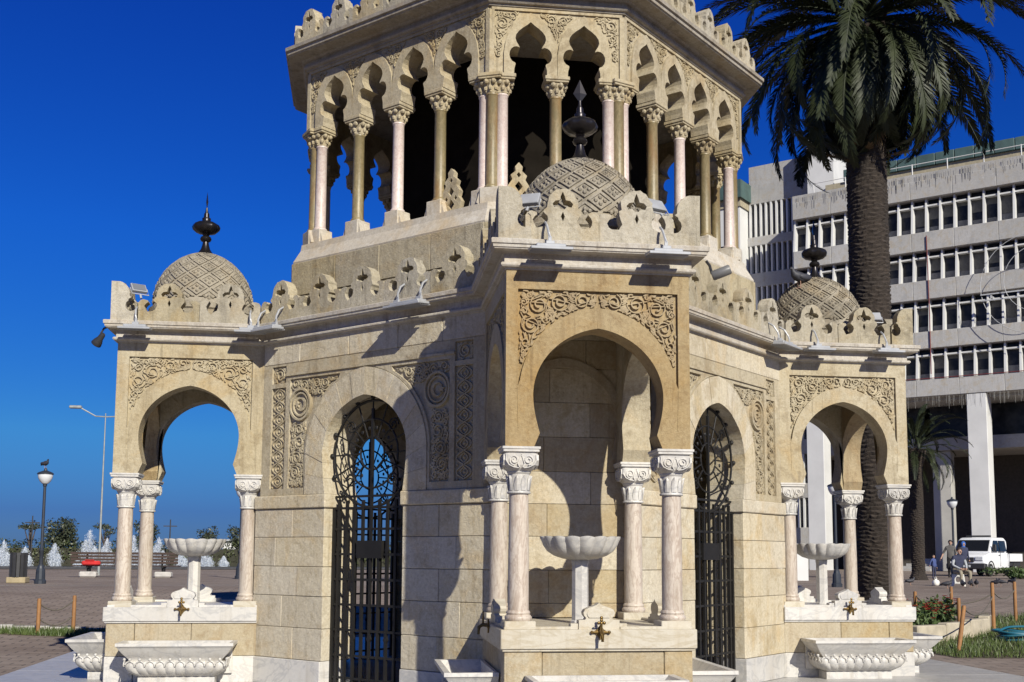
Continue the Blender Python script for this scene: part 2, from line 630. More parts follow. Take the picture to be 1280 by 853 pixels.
def arabesque(mb, poly, y, seed, radii, w=0.015, h=0.02, leaves=60, tries=260):
    """carved scroll work: spirals packed into a region, linked by stems, gaps filled with leaves."""
    rnd = random.Random(seed)
    xs = [p[0] for p in poly]
    zs = [p[1] for p in poly]
    cs = []
    for r in radii:
        for t in range(tries):
            x, z = rnd.uniform(min(xs), max(xs)), rnd.uniform(min(zs), max(zs))
            if any(hypot(x - c[0], z - c[1]) < (r + c[2]) * 0.97 for c in cs):
                continue
            if all(inside_poly(x + r * 1.02 * cos(q * pi / 5), z + r * 1.02 * sin(q * pi / 5), poly) for q in range(10)):
                cs.append((x, z, r))
    for i, (x, z, r) in enumerate(cs):
        a0 = rnd.uniform(0, 2 * pi)
        dr = rnd.choice((-1, 1))
        n = 22 if r > 0.05 else 14
        turns = 1.55 if r > 0.05 else 1.15
        pts, ws = [], []
        for q in range(n + 1):
            t = q / n
            a = a0 + dr * t * turns * 2 * pi
            rr = r * (0.93 - 0.68 * t)
            pts.append((x + rr * cos(a), z + rr * sin(a)))
            ws.append(w * (0.7 + 0.5 * t))
        mb.ribbon(pts, ws, h * rnd.uniform(0.86, 1.0), y)
        mb.sphere((pts[-1][0], y - h * 0.5, pts[-1][1]), w * 0.75, 6, 4, (1, 0.9, 1))
        near = sorted(cs, key=lambda c: hypot(c[0] - x, c[1] - z))[1:3]
        for c in near:
            dx, dz = c[0] - x, c[1] - z
            l = hypot(dx, dz)
            if l < (r + c[2]) * 1.6:
                mx, mz = x + dx * 0.5 - dz * 0.25, z + dz * 0.5 + dx * 0.25
                if inside_poly(mx, mz, poly):
                    mb.ribbon([pts[0], (mx, mz), (c[0] + c[2] * 0.8 * cos(a0), c[1] + c[2] * 0.8 * sin(a0))], w * 0.8, h * rnd.uniform(0.6, 0.84), y)
    k = 0
    for t in range(leaves * 12):
        if k >= leaves:
            break
        x, z = rnd.uniform(min(xs), max(xs)), rnd.uniform(min(zs), max(zs))
        if any(hypot(x - c[0], z - c[1]) < c[2] * 1.04 for c in cs):
            continue
        a = rnd.uniform(0, 2 * pi)
        L = rnd.uniform(0.035, 0.06)
        q = [(x + L * s * cos(a + 0.5 * s), z + L * s * sin(a + 0.5 * s)) for s in (-0.5, -0.15, 0.2, 0.5)]
        if all(inside_poly(px, pz, poly) for px, pz in q):
            mb.ribbon(q, [w * 0.5, w * 1.3, w * 1.2, w * 0.3], h * rnd.uniform(0.55, 0.85), y)
            k += 1

# --- one arched kiosk panel (front faces -y at y = 0 of the panel, x centred on the arch)
ARCH = arc_side(0.54, 2.83, 3.39, 0.20, 2.52, 0.485)
EXTR = arc_side(0.655, 2.85, 3.56, 0.06, 2.52, 0.62)
SP_IN = [p for p in EXTR if p[1] > 2.90]
def kiosk_panel(hw, mitre_r, mitre_l, mat_name, seed):
    notch = [(hw, ZCAP), (hw, ZB), (-hw, ZB), (-hw, ZCAP), (-0.53, ZCAP)] + [(-x, z) for x, z in ARCH] + list(reversed(ARCH))[1:] + [(0.53, ZCAP)]
    field = [(0.668, 2.90), (0.668, 3.70), (-0.668, 3.70), (-0.668, 2.90)] + [(-x, z) for x, z in SP_IN] + list(reversed(SP_IN))[1:]
    m = MB()
    m.prism(notch, [], 0.032, 0.26, (hw, mitre_r, mitre_l, 0.032))
    m.prism(notch, [field], 0.0, 0.0315, (hw, mitre_r, mitre_l, 0.0))
    # incised line beside the archivolt is a shallow raised fillet
    m.ribbon([(0.660, 2.56), (0.664, 2.70), (0.668, 2.89)], 0.008, 0.004, 0.0)
    m.ribbon([(-0.660, 2.56), (-0.664, 2.70), (-0.668, 2.89)], 0.008, 0.004, 0.0)
    rel = MB()
    half = [(0.012, 3.575), (0.012, 3.69), (0.655, 3.69), (0.655, 2.96)] + [(x + 0.006, z + 0.006) for x, z in SP_IN][1:-1]
    arabesque(rel, half, 0.032, seed, [0.088, 0.070, 0.058, 0.048, 0.040, 0.033, 0.026], w=0.0145, h=0.027, leaves=150, tries=500)
    n = len(rel.v)
    vs, fs = list(rel.v), list(rel.f)
    rel.add([(-x, y, z) for x, y, z in vs], [tuple(reversed(q)) for q in fs])
    return m, rel

def shifted(m, dx, dy, a=0.0):
    m.v = [((x * cos(a) - y * sin(a)) + dx, (x * sin(a) + y * cos(a)) + dy, z) for x, y, z in m.v]
    return m

kiosk_parts = []
# front panel
p, r = kiosk_panel(W, 1, 1, 'gold', 5)
shifted(p, 0, -D)
shifted(r, 0, -D)
o = tpart(p, 'arch_panel', 'gold')
tpart(r, 'carved_scrollwork', 'gold', o)
kiosk_parts.append(o)
SH = (D - DI) / 2
SC = (D + DI) / 2
for sgn in (-1, 1):
    p, r = kiosk_panel(SH, sgn == 1, sgn == -1, 'pale', 11)
    # local +x of the panel points away from / towards the front after turning
    ang = -sgn * pi / 2 if False else (pi / 2 if sgn > 0 else -pi / 2)
    # outward normal of panel is -y; turned by +90 deg it becomes +x
    p2, r2 = kiosk_panel(SH, 0 if sgn > 0 else 1, 1 if sgn > 0 else 0, 'pale', 11 if sgn > 0 else 23)
    shifted(p2, sgn * W, -SC, ang)
    shifted(r2, sgn * W, -SC, ang)
    o = tpart(p2, 'arch_panel', 'pale')
    tpart(r2, 'carved_scrollwork', 'pale', o)
    kiosk_parts.append(o)

# column with capital
def kiosk_column():
    sh = MB().lathe([(0.098, 0.0), (0.108, 0.012), (0.110, 0.03), (0.100, 0.045), (0.092, 0.05), (0.098, 0.062), (0.094, 0.075), (0.084, 0.085), (0.084, 0.5), (0.078, 1.02)], 28, (0, 0, 1.02))
    o = tpart(sh, 'column', 'pink', smooth='auto')
    pl = MB().cbox(-0.125, 0.125, -0.125, 0.125, ZC - 0.005, 1.021, 0.006)
    tpart(pl, 'base_block', 'marblecream', o)
    cp = MB()
    cp.lathe([(0.094, 2.035), (0.097, 2.042), (0.094, 2.052), (0.086, 2.056), (0.088, 2.19), (0.098, 2.205), (0.098, 2.215)], 28, cap=False)
    # leaves on the necking
    for i in range(10):
        a = 2 * pi * i / 10
        cx, cy = cos(a), sin(a)
        tx, ty = -sin(a), cos(a)
        leaf = []
        for t, w, dd in ((0, 0.02, 0.006), (0.4, 0.024, 0.012), (0.8, 0.017, 0.02), (1.0, 0.004, 0.026)):
            for s in (-1, 0, 1):
                rr = 0.086 + dd * (1 if s == 0 else 0.35)
                leaf.append((cx * rr + tx * w * s, cy * rr + ty * w * s, 2.06 + 0.12 * t))
        cp.add(leaf, [(j * 3 + s, j * 3 + s + 1, j * 3 + s + 4, j * 3 + s + 3) for j in range(3) for s in range(2)])
    # squared bell
    def sq(h, c, z):
        out = []
        for qx, qy in ((1, 1), (-1, 1), (-1, -1), (1, -1)):
            for e in range(4):
                a = atan2(qy, qx) - pi / 4 + e / 3 * pi / 2
                out.append((qx * (h - c) + c * cos(a), qy * (h - c) + c * sin(a), z))
        return out
    levels = [(0.098, 0.09, 2.215), (0.118, 0.07, 2.235), (0.132, 0.045, 2.262), (0.137, 0.035, 2.30), (0.139, 0.03, 2.352), (0.128, 0.03, 2.358), (0.128, 0.03, 2.364), (0.148, 0.01, 2.368), (0.148, 0.01, 2.385), (0.156, 0.008, 2.39), (0.156, 0.008, 2.409)]
    vs = []
    for h, c_, z in levels:
        vs += sq(h, c_, z)
    fs = []
    for j in range(len(levels) - 1):
        for i in range(16):
            a, b = j * 16 + i, j * 16 + (i + 1) % 16
            fs.append((a, b, b + 16, a + 16))
    fs.append(tuple(range((len(levels) - 1) * 16, len(levels) * 16)))
    cp.add(vs, fs)
    for kq in range(4):
        rr = MB()
        for s in (-1, 1):
            pts = []
            for q in range(17):
                t = q / 16
                a = -pi / 2 + s * t * 3.0 * pi
                rad = 0.042 * (1 - 0.72 * t)
                pts.append((s * 0.058 + rad * cos(a), 2.300 + rad * sin(a)))
            rr.ribbon(pts, 0.011, 0.013, -0.135)
            rr.ribbon([(s * 0.012, 2.24), (s * 0.028, 2.27), (s * 0.012, 2.315), (0, 2.345)], 0.010, 0.013, -0.133)
            rr.ribbon([(s * 0.02, 2.237), (s * 0.06, 2.243), (s * 0.10, 2.262), (s * 0.124, 2.30), (s * 0.120, 2.343)], 0.010, 0.013, -0.130)
        shifted(rr, 0, 0, kq * pi / 2)
        cp.add(rr.v, rr.f)
    tpart(cp, 'capital', 'marble', o)
    return o
kcol = kiosk_column()
kcol.location = (0, 0, 0)
COLS = [(-0.635, -4.468), (0.635, -4.468), (-0.635, -3.145), (0.635, -3.145)]

# counter with its plinth, body blocks, crest stones and taps
def kiosk_base():
    out = []
    s = MB().cbox(-W - 0.03, W + 0.03, -D - 0.03, -DI - 0.002, 0.805, ZC, 0.006)
    s.cbox(-W - 0.015, W + 0.015, -D - 0.015, -DI - 0.002, 0.786, 0.804, 0.004)
    o = tpart(s, 'counter_slab', 'marblecream')
    # raised kerb of the counter between the columns
    kb = MB()
    kb.cbox(-W + 0.0, -0.17, -D + 0.005, -D + 0.085, ZC - 0.002, ZC + 0.022, 0.004)
    kb.cbox(0.17, W - 0.0, -D + 0.005, -D + 0.085, ZC - 0.002, ZC + 0.022, 0.004)
    for sg in (-1, 1):
        kb.cbox(sg * (W - 0.045) - 0.04, sg * (W - 0.045) + 0.04, -D + 0.086, -SC - 0.17, ZC - 0.002, ZC + 0.022, 0.004)
        kb.cbox(sg * (W - 0.045) - 0.04, sg * (W - 0.045) + 0.04, -SC + 0.17, -DI - 0.004, ZC - 0.002, ZC + 0.022, 0.004)
    tpart(kb, 'counter_kerb', 'marblecream', o)['kind'] = 'stuff'
    out.append(o)
    crest = [(0.165, 0.0), (0.165, 0.075), (0.115, 0.078), (0.105, 0.092), (0.122, 0.112), (0.128, 0.135), (0.115, 0.158), (0.085, 0.172), (0.05, 0.183), (0.022, 0.195), (0.0, 0.212)]
    for cx, cy, a in ((0, -D + 0.004, 0), (W - 0.004, -SC, pi / 2), (-W + 0.004, -SC, -pi / 2)):
        ol = [(x, ZC - 0.003 + z) for x, z in crest] + [(-x, ZC - 0.003 + z) for x, z in reversed(crest[:-1])]
        m = MB().prism(ol, [], 0.0, 0.10)
        inner = [(x * 0.78, ZC + 0.088 + (z - 0.088) * 0.82) for x, z in crest[3:]]
        inner = inner + [(-x, z) for x, z in reversed(inner[:-1])]
        m.prism(inner, [], -0.008, 0.001)
        m.cbox(-0.23, -0.166, 0.012, 0.10, ZC - 0.002, ZC + 0.045, 0.004)
        m.cbox(0.166, 0.23, 0.012, 0.10, ZC - 0.002, ZC + 0.045, 0.004)
        shifted(m, cx, cy, a)
        cr = tpart(m, 'crest_stone', 'marblecream')
        t = MB()
        t.prism([(x * 0.05, ZC - 0.02 + z * 0.05) for x, z in [(cos(q * pi / 4) * (1.2 if q % 2 == 0 else 0.7), sin(q * pi / 4) * (1.2 if q % 2 == 0 else 0.7)) for q in range(8)]], [], -0.046, -0.033)
        t.tube([(0, -0.035, ZC - 0.015), (0, -0.09, ZC - 0.01), (0, -0.12, ZC - 0.03), (0, -0.125, ZC - 0.09)], [0.018, 0.016, 0.016, 0.012], 10)
        t.tube([(0, -0.085, ZC - 0.01), (0, -0.085, ZC + 0.05)], 0.009, 8)
        for q in ((0, 0.075), (0.022, 0.055), (-0.022, 0.055), (0, 0.052), (0, 0.095)):
            t.sphere((q[0], -0.085, ZC + q[1]), 0.014, 8, 6, (1, 0.5, 1))
        t.tube([(-0.07, -0.05, ZC - 0.02), (0.07, -0.05, ZC - 0.02)], 0.008, 6)
        t.sphere((-0.07, -0.05, ZC - 0.02), 0.014, 8, 6)
        t.sphere((0.07, -0.05, ZC - 0.02), 0.014, 8, 6)
        shifted(t, cx, cy, a)
        tpart(t, 'tap', 'brass', cr, smooth='auto')
        out.append(cr)
    # body: corner piers and field stones
    bz0, bz1 = 0.432, 0.785
    core = tpart(MB().box(-W + 0.06, W - 0.06, -D + 0.06, -DI - 0.01, ZF, 0.785), 'counter_core', 'blockgold')
    out.append(core)
    def stone_box(x0, x1, y0, y1, z0, z1, mat, nm):
        tpart(MB().cbox(x0 + 0.002, x1 - 0.002, y0 + 0.002, y1 - 0.002, z0 + 0.0015, z1 - 0.0015, 0.005), nm, mat, core)
    for x0, x1, dd in ((-W, -0.46, 0.0), (-0.46, 0.53, 0.008), (0.53, W, 0.0)):
        stone_box(x0, x1, -D + dd, -D + 0.3, bz0, bz1, 'blockgold', 'stone_block')
    for sg in (-1, 1):
        for y0, y1 in ((-D + 0.302, -SC + 0.1), (-SC + 0.1, -DI - 0.006)):
            xa, xb = sorted((sg * W, sg * (W - 0.3)))
            stone_box(xa, xb, y0, y1, bz0, bz1, 'blockgold', 'stone_block')
    for x0, x1 in ((-W - 0.006, 0.1), (0.1, W + 0.006)):
        stone_box(x0, x1, -D - 0.006, -D + 0.3, ZF - 0.004, bz0, 'marble', 'plinth_block')
    for sg in (-1, 1):
        xa, xb = sorted((sg * (W + 0.006), sg * (W - 0.3)))
        stone_box(xa, xb, -D + 0.302, -DI - 0.006, ZF - 0.004, bz0, 'marble', 'plinth_block')
    return out
kiosk_parts += kiosk_base()

# kiosk back wall (front side of the core octagon)
rb = random.Random(3)
bw = tpart(MB().box(-W + 0.02, W - 0.02, -DI + 0.08, -DI + 0.42, ZF, ZB), 'kiosk_back_wall', 'block')
zs = [ZC] + COURSES[3:] + [2.33, 2.66, 2.99, 3.32, 3.62, ZB]
zs = [0.962, 1.095, 1.405, 1.717, 2.023, 2.33, 2.66, 2.99, 3.32, 3.60, ZB]
for i in range(len(zs) - 1):
    if zs[i + 1] - zs[i] < 0.02:
        continue
    sp = [-W, (-0.16 if i % 2 else 0.22) + rb.uniform(-0.05, 0.05), W]
    for j in range(2):
        pr = rb.uniform(-0.004, 0.004)
        tpart(MB().cbox(sp[j] + 0.001, sp[j + 1] - 0.001, -DI + pr, -DI + 0.2, zs[i] + 0.0015, zs[i + 1] - 0.0015, 0.004), 'stone_block', rb.choice(['blockgold', 'blockgold', 'block']), bw)
ring_in = arc_side(0.50, 2.83, 3.33, 0.10, 2.45, 0.46)
ring_out = arc_side(0.58, 2.83, 3.42, 0.10, 2.45, 0.54)
rg = MB().prism([(-x, z) for x, z in ring_in] + list(reversed(ring_in))[1:] + ring_out + [(-x, z) for x, z in reversed(ring_out)][1:], [], -0.018, 0.004)
shifted(rg, 0, -DI)
tpart(rg, 'arch_moulding', 'blockgold', bw)
kiosk_parts.append(bw)

# domes
def dome():
    RD, zc = 0.565, 4.45
    prof = [(0.60, 4.06), (0.60, 4.30), (0.62, 4.32), (0.62, 4.37), (0.585, 4.39)]
    n = 15
    for i in range(n + 1):
        t = i / n * pi / 2
        prof.append((max(0.015, RD * cos(t) ** 1.08), zc + 0.63 * sin(t)))
    m = MB().lathe(prof, 48, (0, -SC, 0), cap=False)
    o = tpart(m, 'dome', 'dome', smooth='auto')
    lat = MB()
    def P(t, a, h=0.0):
        r = RD * max(0.0, cos(t)) ** 1.08 + h * cos(t)
        return (r * cos(a), -SC + r * sin(a), zc + 0.63 * sin(t) + h * sin(t))
    rows, ncol = 4.6, 13
    def tt(q):
        return q / rows * pi / 2 * 0.93
    for j in range(-1, int(rows * 2)):
        for i in range(ncol):
            off = 0.5 if j % 2 else 0.0
            ac = 2 * pi * (i + off) / ncol
            t0, t1, t2 = tt(max(0, j * 0.5)), tt(j * 0.5 + 0.5), tt(j * 0.5 + 1.0)
            if t1 >= pi / 2 * 0.93 or j * 0.5 + 1 > rows:
                continue
            ha = pi / ncol
            s = 0.84
            tm = t1
            cs = [(tm + (t0 - tm) * s, ac), (tm, ac + ha * s), (tm + (t2 - tm) * s, ac), (tm, ac - ha * s)]
            s2 = 0.62
            ci = [(tm + (t0 - tm) * s2, ac), (tm, ac + ha * s2), (tm + (t2 - tm) * s2, ac), (tm, ac - ha * s2)]
            vs = [P(t, a, -0.004) for t, a in cs] + [P(t, a, 0.018) for t, a in cs] + [P(t, a, 0.017) for t, a in ci] + [P(t, a, 0.006) for t, a in ci]
            fs = []
            for q in range(4):
                q2 = (q + 1) % 4
                fs += [(q, q2, q2 + 4, q + 4), (q + 4, q2 + 4, q2 + 8, q + 8), (q + 8, q2 + 8, q2 + 12, q + 12)]
            fs.append((12, 13, 14, 15))
            lat.add(vs, fs)
            # floret of four petals
            for q in range(4):
                dt = (t2 - t0) * 0.15 * (1 if q == 0 else -1 if q == 2 else 0)
                da = ha * 0.30 * (1 if q == 1 else -1 if q == 3 else 0)
                c0 = P(tm + dt, ac + da, 0.004)
                lat.sphere(c0, 0.021 * max(0.35, cos(tm)), 6, 4, (1, 1, 1))
    tpart(lat, 'lozenge_relief', 'dome', o)
    return o
kiosk_parts.append(dome())
fn = MB()
fn.lathe([(0.125, 5.060), (0.118, 5.075), (0.085, 5.100), (0.055, 5.145), (0.04, 5.195), (0.034, 5.235), (0.055, 5.245), (0.068, 5.270), (0.058, 5.295), (0.034, 5.310), (0.045, 5.330)], 24, (0, -SC, 0))
fn.lathe([(0.045, 5.330), (0.11, 5.350), (0.148, 5.385), (0.155, 5.415), (0.14, 5.445), (0.10, 5.470), (0.055, 5.485)], 48, (0, -SC, 0), mod=lambda a, j: 1 + (0.07 * abs(cos(4 * a)) if 0 < j < 6 else 0))
fn.lathe([(0.055, 5.485), (0.05, 5.500), (0.052, 5.525), (0.034, 5.535), (0.030, 5.585), (0.022, 5.590), (0.016, 5.615), (0.012, 5.655)], 20, (0, -SC, 0))
fo = tpart(fn, 'finial', 'finial', smooth='auto')
bl = MB().add([(0, -SC, 5.635), (0.062, -SC, 5.720), (0, -SC, 5.855), (-0.062, -SC, 5.720), (0, -SC - 0.014, 5.725), (0, -SC + 0.014, 5.725)],
              [(0, 1, 4), (1, 2, 4), (2, 3, 4), (3, 0, 4), (1, 0, 5), (2, 1, 5), (3, 2, 5), (0, 3, 5)])
tpart(bl, 'finial_blade', 'finial', fo)
kiosk_parts.append(fo)

for a in (pi / 2, pi, -pi / 2):
    for o in kiosk_parts:
        tcopy(o, a)
for o in list(tower.children):
    if o.name.split('.')[0] in ('counter_slab', 'crest_stone') and abs(o.rotation_euler.z) > 0.1:
        for q_ in [o] + [c for c in o.children if c.name.startswith('counter_kerb')]:
            q_.material_slots[0].link = 'OBJECT'
            q_.material_slots[0].material = MT['marble']
for kq in range(4):
    a = kq * pi / 2
    for i, (x, y) in enumerate(COLS):
        px, py = rz2(x, y, a)
        if kq == 0 and i == 0:
            c_ = kcol
        else:
            c_ = copy_tree(kcol, tower)
        c_.location = (px, py, -ZF)
        c_.rotation_euler = (0, 0, a + (i % 2) * pi / 2)
# the kiosks left and right show paler stone on the fronts turned to the square
for o in list(tower.children):
    pass

# --- diagonal walls with the doors
A_IN = arc_side(0.60, 2.60, 3.18, 0.18, 2.17, 0.555)
A_OUT = [(0.87, 2.17), (0.87, 2.35), (0.87, 2.5)] + [p for p in arc_side(0.87, 2.58, 3.475, 0.14, 2.55, 0.87) if p[1] > 2.56]
A_OUT2 = [(x + (0.03 if x > 0.02 else 0), z + 0.02) for x, z in A_OUT]
def resample(pts, n):
    L = [0]
    for i in range(1, len(pts)):
        L.append(L[-1] + hypot(pts[i][0] - pts[i - 1][0], pts[i][1] - pts[i - 1][1]))
    out = []
    for i in range(n + 1):
        t = L[-1] * i / n
        j = 0
        while j < len(L) - 2 and L[j + 1] < t:
            j += 1
        u = (t - L[j]) / max(1e-9, L[j + 1] - L[j])
        out.append((pts[j][0] + (pts[j + 1][0] - pts[j][0]) * u, pts[j][1] + (pts[j + 1][1] - pts[j][1]) * u))
    return out
diag_parts = []
TW = 0.46
def diag_wall():
    rnd = random.Random(8)
    body = MB()
    # infill above the impost, set back 3 cm behind the frame skin
    top = 3.62
    lo = 2.171
    outl = [(HW, lo), (HW, top), (-HW, top), (-HW, lo), (-0.875, lo)] + [(-x - 0.003, z + 0.003) for x, z in A_OUT[1:]] + [(x + 0.003, z + 0.003) for x, z in list(reversed(A_OUT))[1:-1]] + [(0.875, lo)]
    body.prism(outl, [], 0.03, TW, (HW, 1, 1, 0.03))
    fieldR = [(x, z) for x, z in A_OUT2 if z < 3.40 and z >= 2.24]
    fieldR = [(0.90, 2.245)] + [p for p in fieldR if p[1] > 2.26]
    # field between archivolt and pilaster strip
    hole = [(1.150, 2.245), (1.150, 3.44)] + [(fieldR[-1][0] - 0.02, 3.44)] + list(reversed(fieldR))
    s1 = [(1.215, 2.245), (1.445, 2.245), (1.445, 3.36), (1.215, 3.36)]
    s2 = [(1.215, 3.41), (1.445, 3.41), (1.445, 3.60), (1.215, 3.60)]
    mir = lambda lp: [(-x, z) for x, z in reversed(lp)]
    body.prism(outl, [hole, s1, s2, mir(hole), mir(s1), mir(s2)], 0.0, 0.0295, (HW, 1, 1, 0.0))
    # string moulding over the arch
    body.box(-HW + 0.37, HW - 0.37, -0.018, 0.004, 3.475 + 0.005, 3.505)
    shifted(body, 0, -DG)
    wall = tpart(body, 'diagonal_wall', 'pale')
    rel = MB()
    med = (0.985, 3.155, 0.165)
    arabesque(rel, [(1.14, 2.26), (1.14, 2.965), (0.90, 2.965), (0.905, 2.26)], 0.03, 31, [0.08, 0.066, 0.055, 0.045, 0.036, 0.028], w=0.0145, h=0.025, leaves=110, tries=400)
    top_poly = [(1.14, 3.33), (1.14, 3.43), (fieldR[-1][0] + 0.03, 3.43)] + [(x + 0.02, z + 0.01) for x, z in reversed(fieldR) if z > 3.2 and x < 0.76]
    arabesque(rel, top_poly, 0.03, 32, [0.065, 0.05, 0.042, 0.035, 0.028, 0.022], w=0.013, h=0.025, leaves=70, tries=400)
    # strip: interlaced lozenges
    for q in range(8):
        z0 = 2.262 + q * 0.1365
        for s in (-1, 1):
            pts = [(1.33 + s * 0.095 * sin(t / 8 * pi), z0 + 0.1365 * t / 8) for t in range(9)]
            rel.ribbon(pts, 0.016, 0.02, 0.03)
            pts = [(1.33 + s * 0.045 * sin(t / 8 * pi), z0 + 0.02 + 0.0965 * t / 8) for t in range(9)]
            rel.ribbon(pts, 0.012, 0.018, 0.03)
            rel.sphere((1.33 + s * 0.09, 0.026, z0), 0.015, 6, 4)
        rel.sphere((1.33, 0.026, z0 + 0.068), 0.018, 6, 4)
    arabesque(rel, [(1.225, 3.42), (1.435, 3.42), (1.435, 3.59), (1.225, 3.59)], 0.03, 33, [0.08, 0.05, 0.035, 0.025], leaves=25)
    # medallion with star and crescent
    for rr, ww, hh in ((0.158, 0.03, 0.036), (0.118, 0.022, 0.026)):
        rel.ribbon([(med[0] + rr * cos(q * pi / 16), med[1] + rr * 1.06 * sin(q * pi / 16)) for q in range(33)], ww, hh, 0.03)
    cres = [(med[0] - 0.012 + 0.075 * cos(q * pi / 12), med[1] + 0.075 * sin(q * pi / 12)) for q in range(2, 23)]
    cin = [(med[0] + 0.010 + 0.060 * cos(q * pi / 12), med[1] + 0.060 * sin(q * pi / 12)) for q in range(2, 23)]
    rel.prism(cres + list(reversed(cin)), [], 0.008, 0.032)
    rel.prism([(med[0] + 0.052 + (0.04 if q % 2 == 0 else 0.016) * cos(pi / 2 + q * pi / 5), med[1] + (0.04 if q % 2 == 0 else 0.016) * sin(pi / 2 + q * pi / 5)) for q in range(10)], [], 0.008, 0.032)
    vs, fs = list(rel.v), list(rel.f)
    rel.add([(-x, y, z) for x, y, z in vs], [tuple(reversed(q)) for q in fs])
    shifted(rel, 0, -DG)
    tpart(rel, 'carved_relief', 'pale', wall)
    # voussoirs
    ni = 8
    pi_ = resample(A_IN, ni * 3)
    po_ = resample(A_OUT, ni * 3)
    for sg in (-1, 1):
        for q in range(ni):
            i0, i1 = q * 3, q * 3 + 3
            a = pi_[i0:i1 + 1]
            b = po_[i0:i1 + 1]
            lp = a + list(reversed(b))
            cx = sum(p[0] for p in lp) / len(lp)
            cz = sum(p[1] for p in lp) / len(lp)
            lp = [(cx + (x - cx) * 0.986, cz + (z - cz) * 0.986) for x, z in lp]
            lp = [(sg * max(x, 0.0015), z) for x, z in lp]
            m = MB().prism(lp, [], -0.012 + rnd.uniform(-0.003, 0.003), TW - 0.003)
            shifted(m, 0, -DG)
            tpart(m, 'voussoir', 'block', wall)
    # ashlar courses left and right of the door
    for sg in (-1, 1):
        for i in range(len(COURSES)):
            z0 = COURSES[i - 1] if i else ZF
            z1 = COURSES[i]
            cut = [0.56, 1.0 + rnd.uniform(-0.06, 0.12) if i % 2 else 1.28 + rnd.uniform(-0.1, 0.05), HW + 0.08]
            if i == 0:
                cut = [0.56, HW + 0.08]
            for j in range(len(cut) - 1):
                pr = rnd.uniform(-0.004, 0.004) - (0.02 if i == 0 else 0)
                m = MB().cbox(cut[j] + 0.001, cut[j + 1] - 0.001, pr, TW - (0.12 if j == len(cut) - 2 else 0.004), z0 + 0.002, z1 - 0.002, 0.005)
                if sg < 0:
                    m.v = [(-x, y, z) for x, y, z in m.v]
                    m.f = [tuple(reversed(q)) for q in m.f]
                shifted(m, 0, -DG)
                mat = 'marble' if i == 0 else rnd.choice(['block'] * 9 + ['blockgold'])
                tpart(m, 'plinth_block' if i == 0 else 'stone_block', mat, wall)
        m = MB().cbox(0.535, HW + 0.08, -0.022, TW - 0.003, 2.026, 2.168, 0.01)
        if sg < 0:
            m.v = [(-x, y, z) for x, y, z in m.v]
            m.f = [tuple(reversed(q)) for q in m.f]
        shifted(m, 0, -DG)
        tpart(m, 'impost_block', 'block', wall)
    # frieze of rough stones
    cuts = [-HW - 0.06, -1.0, -0.25, 0.45, 1.05, HW + 0.06]
    for j in range(5):
        m = MB().cbox(cuts[j] + 0.0015, cuts[j + 1] - 0.0015, rnd.uniform(-0.002, 0.006), TW - 0.1, 3.623, ZB + 0.02, 0.008)
        shifted(m, 0, -DG)
        tpart(m, 'frieze_block', 'block', wall)
    return wall
dw = diag_wall()
dw.rotation_euler = (0, 0, -pi / 4)

# iron gate in the door
def gate():
    y = -DG + 0.13
    fr = MB()
    fr.box(-0.555, -0.525, y - 0.015, y + 0.015, ZF + 0.01, 2.02)
    fr.box(0.525, 0.555, y - 0.015, y + 0.015, ZF + 0.01, 2.02)
    fr.tube([(0.555 * cos(q * pi / 20), y, 2.58 + 0.555 * sin(q * pi / 20)) for q in range(40)], 0.014, 6, True)
    o = tpart(fr, 'gate', 'iron')
    for i in range(-4, 5):
        x = i * 0.117
        b = MB().box(x - 0.015, x + 0.015, y - 0.0125, y + 0.0125, ZF + 0.02, 2.10 if i else 3.05)
        if i % 2 == 0:
            b.prism([(x, 0.62), (x + 0.028, 0.68), (x, 0.76), (x - 0.028, 0.68)], [], y - 0.012, y + 0.012)
            b.prism([(x, 1.52), (x + 0.028, 1.58), (x, 1.66), (x - 0.028, 1.58)], [], y - 0.012, y + 0.012)
        tpart(b, 'vertical_bar', 'iron', o)
    for z in (0.27, 0.50, 0.76, 1.02, 1.28, 1.54, 1.80, 2.02, 2.14):
        tpart(MB().box(-0.525, 0.525, y - 0.009, y + 0.009, z - 0.012, z + 0.012), 'cross_bar', 'iron', o)
    for rr in (0.17, 0.36):
        tpart(MB().tube([(rr * cos(q * pi / 14), y, 2.58 + rr * sin(q * pi / 14)) for q in range(28)], 0.011, 6, True), 'ring', 'iron', o)
    for q in range(16):
        a = 2 * pi * q / 16
        if 2.58 + 0.55 * sin(a) < 2.15:
            continue
        m = MB().tube([(0.17 * cos(a), y, 2.58 + 0.17 * sin(a)), (0.57 * cos(a), y, 2.58 + 0.57 * sin(a))], 0.009, 5)
        c0 = (0.585 * cos(a), y - 0.01, 2.58 + 0.585 * sin(a))
        m.sphere(c0, 0.026, 7, 5)
        m.sphere((0.27 * cos(a + 0.2), y, 2.58 + 0.27 * sin(a + 0.2)), 0.022, 6, 4, (1, 0.4, 1))
        tpart(m, 'spoke', 'iron', o)
    tpart(MB().box(-0.18, 0.18, y - 0.03, y + 0.03, 1.50, 1.68), 'lock_plate', 'iron', o)
    for sg in (-1, 1):
        for zz in (2.30, 2.86):
            q_ = [(sg * (0.30 + 0.075 * (1 - t / 22) * cos(t * 0.62)), y - 0.012, zz + 0.075 * (1 - t / 22) * sin(t * 0.62)) for t in range(18)]
            tpart(MB().tube(q_, 0.009, 5), 'scroll', 'iron', o)
    return o
gt = gate()
gt.rotation_euler = (0, 0, -pi / 4)
for a in (pi / 4, 3 * pi / 4, -3 * pi / 4):
    tcopy(dw, a)
    tcopy(gt, a)

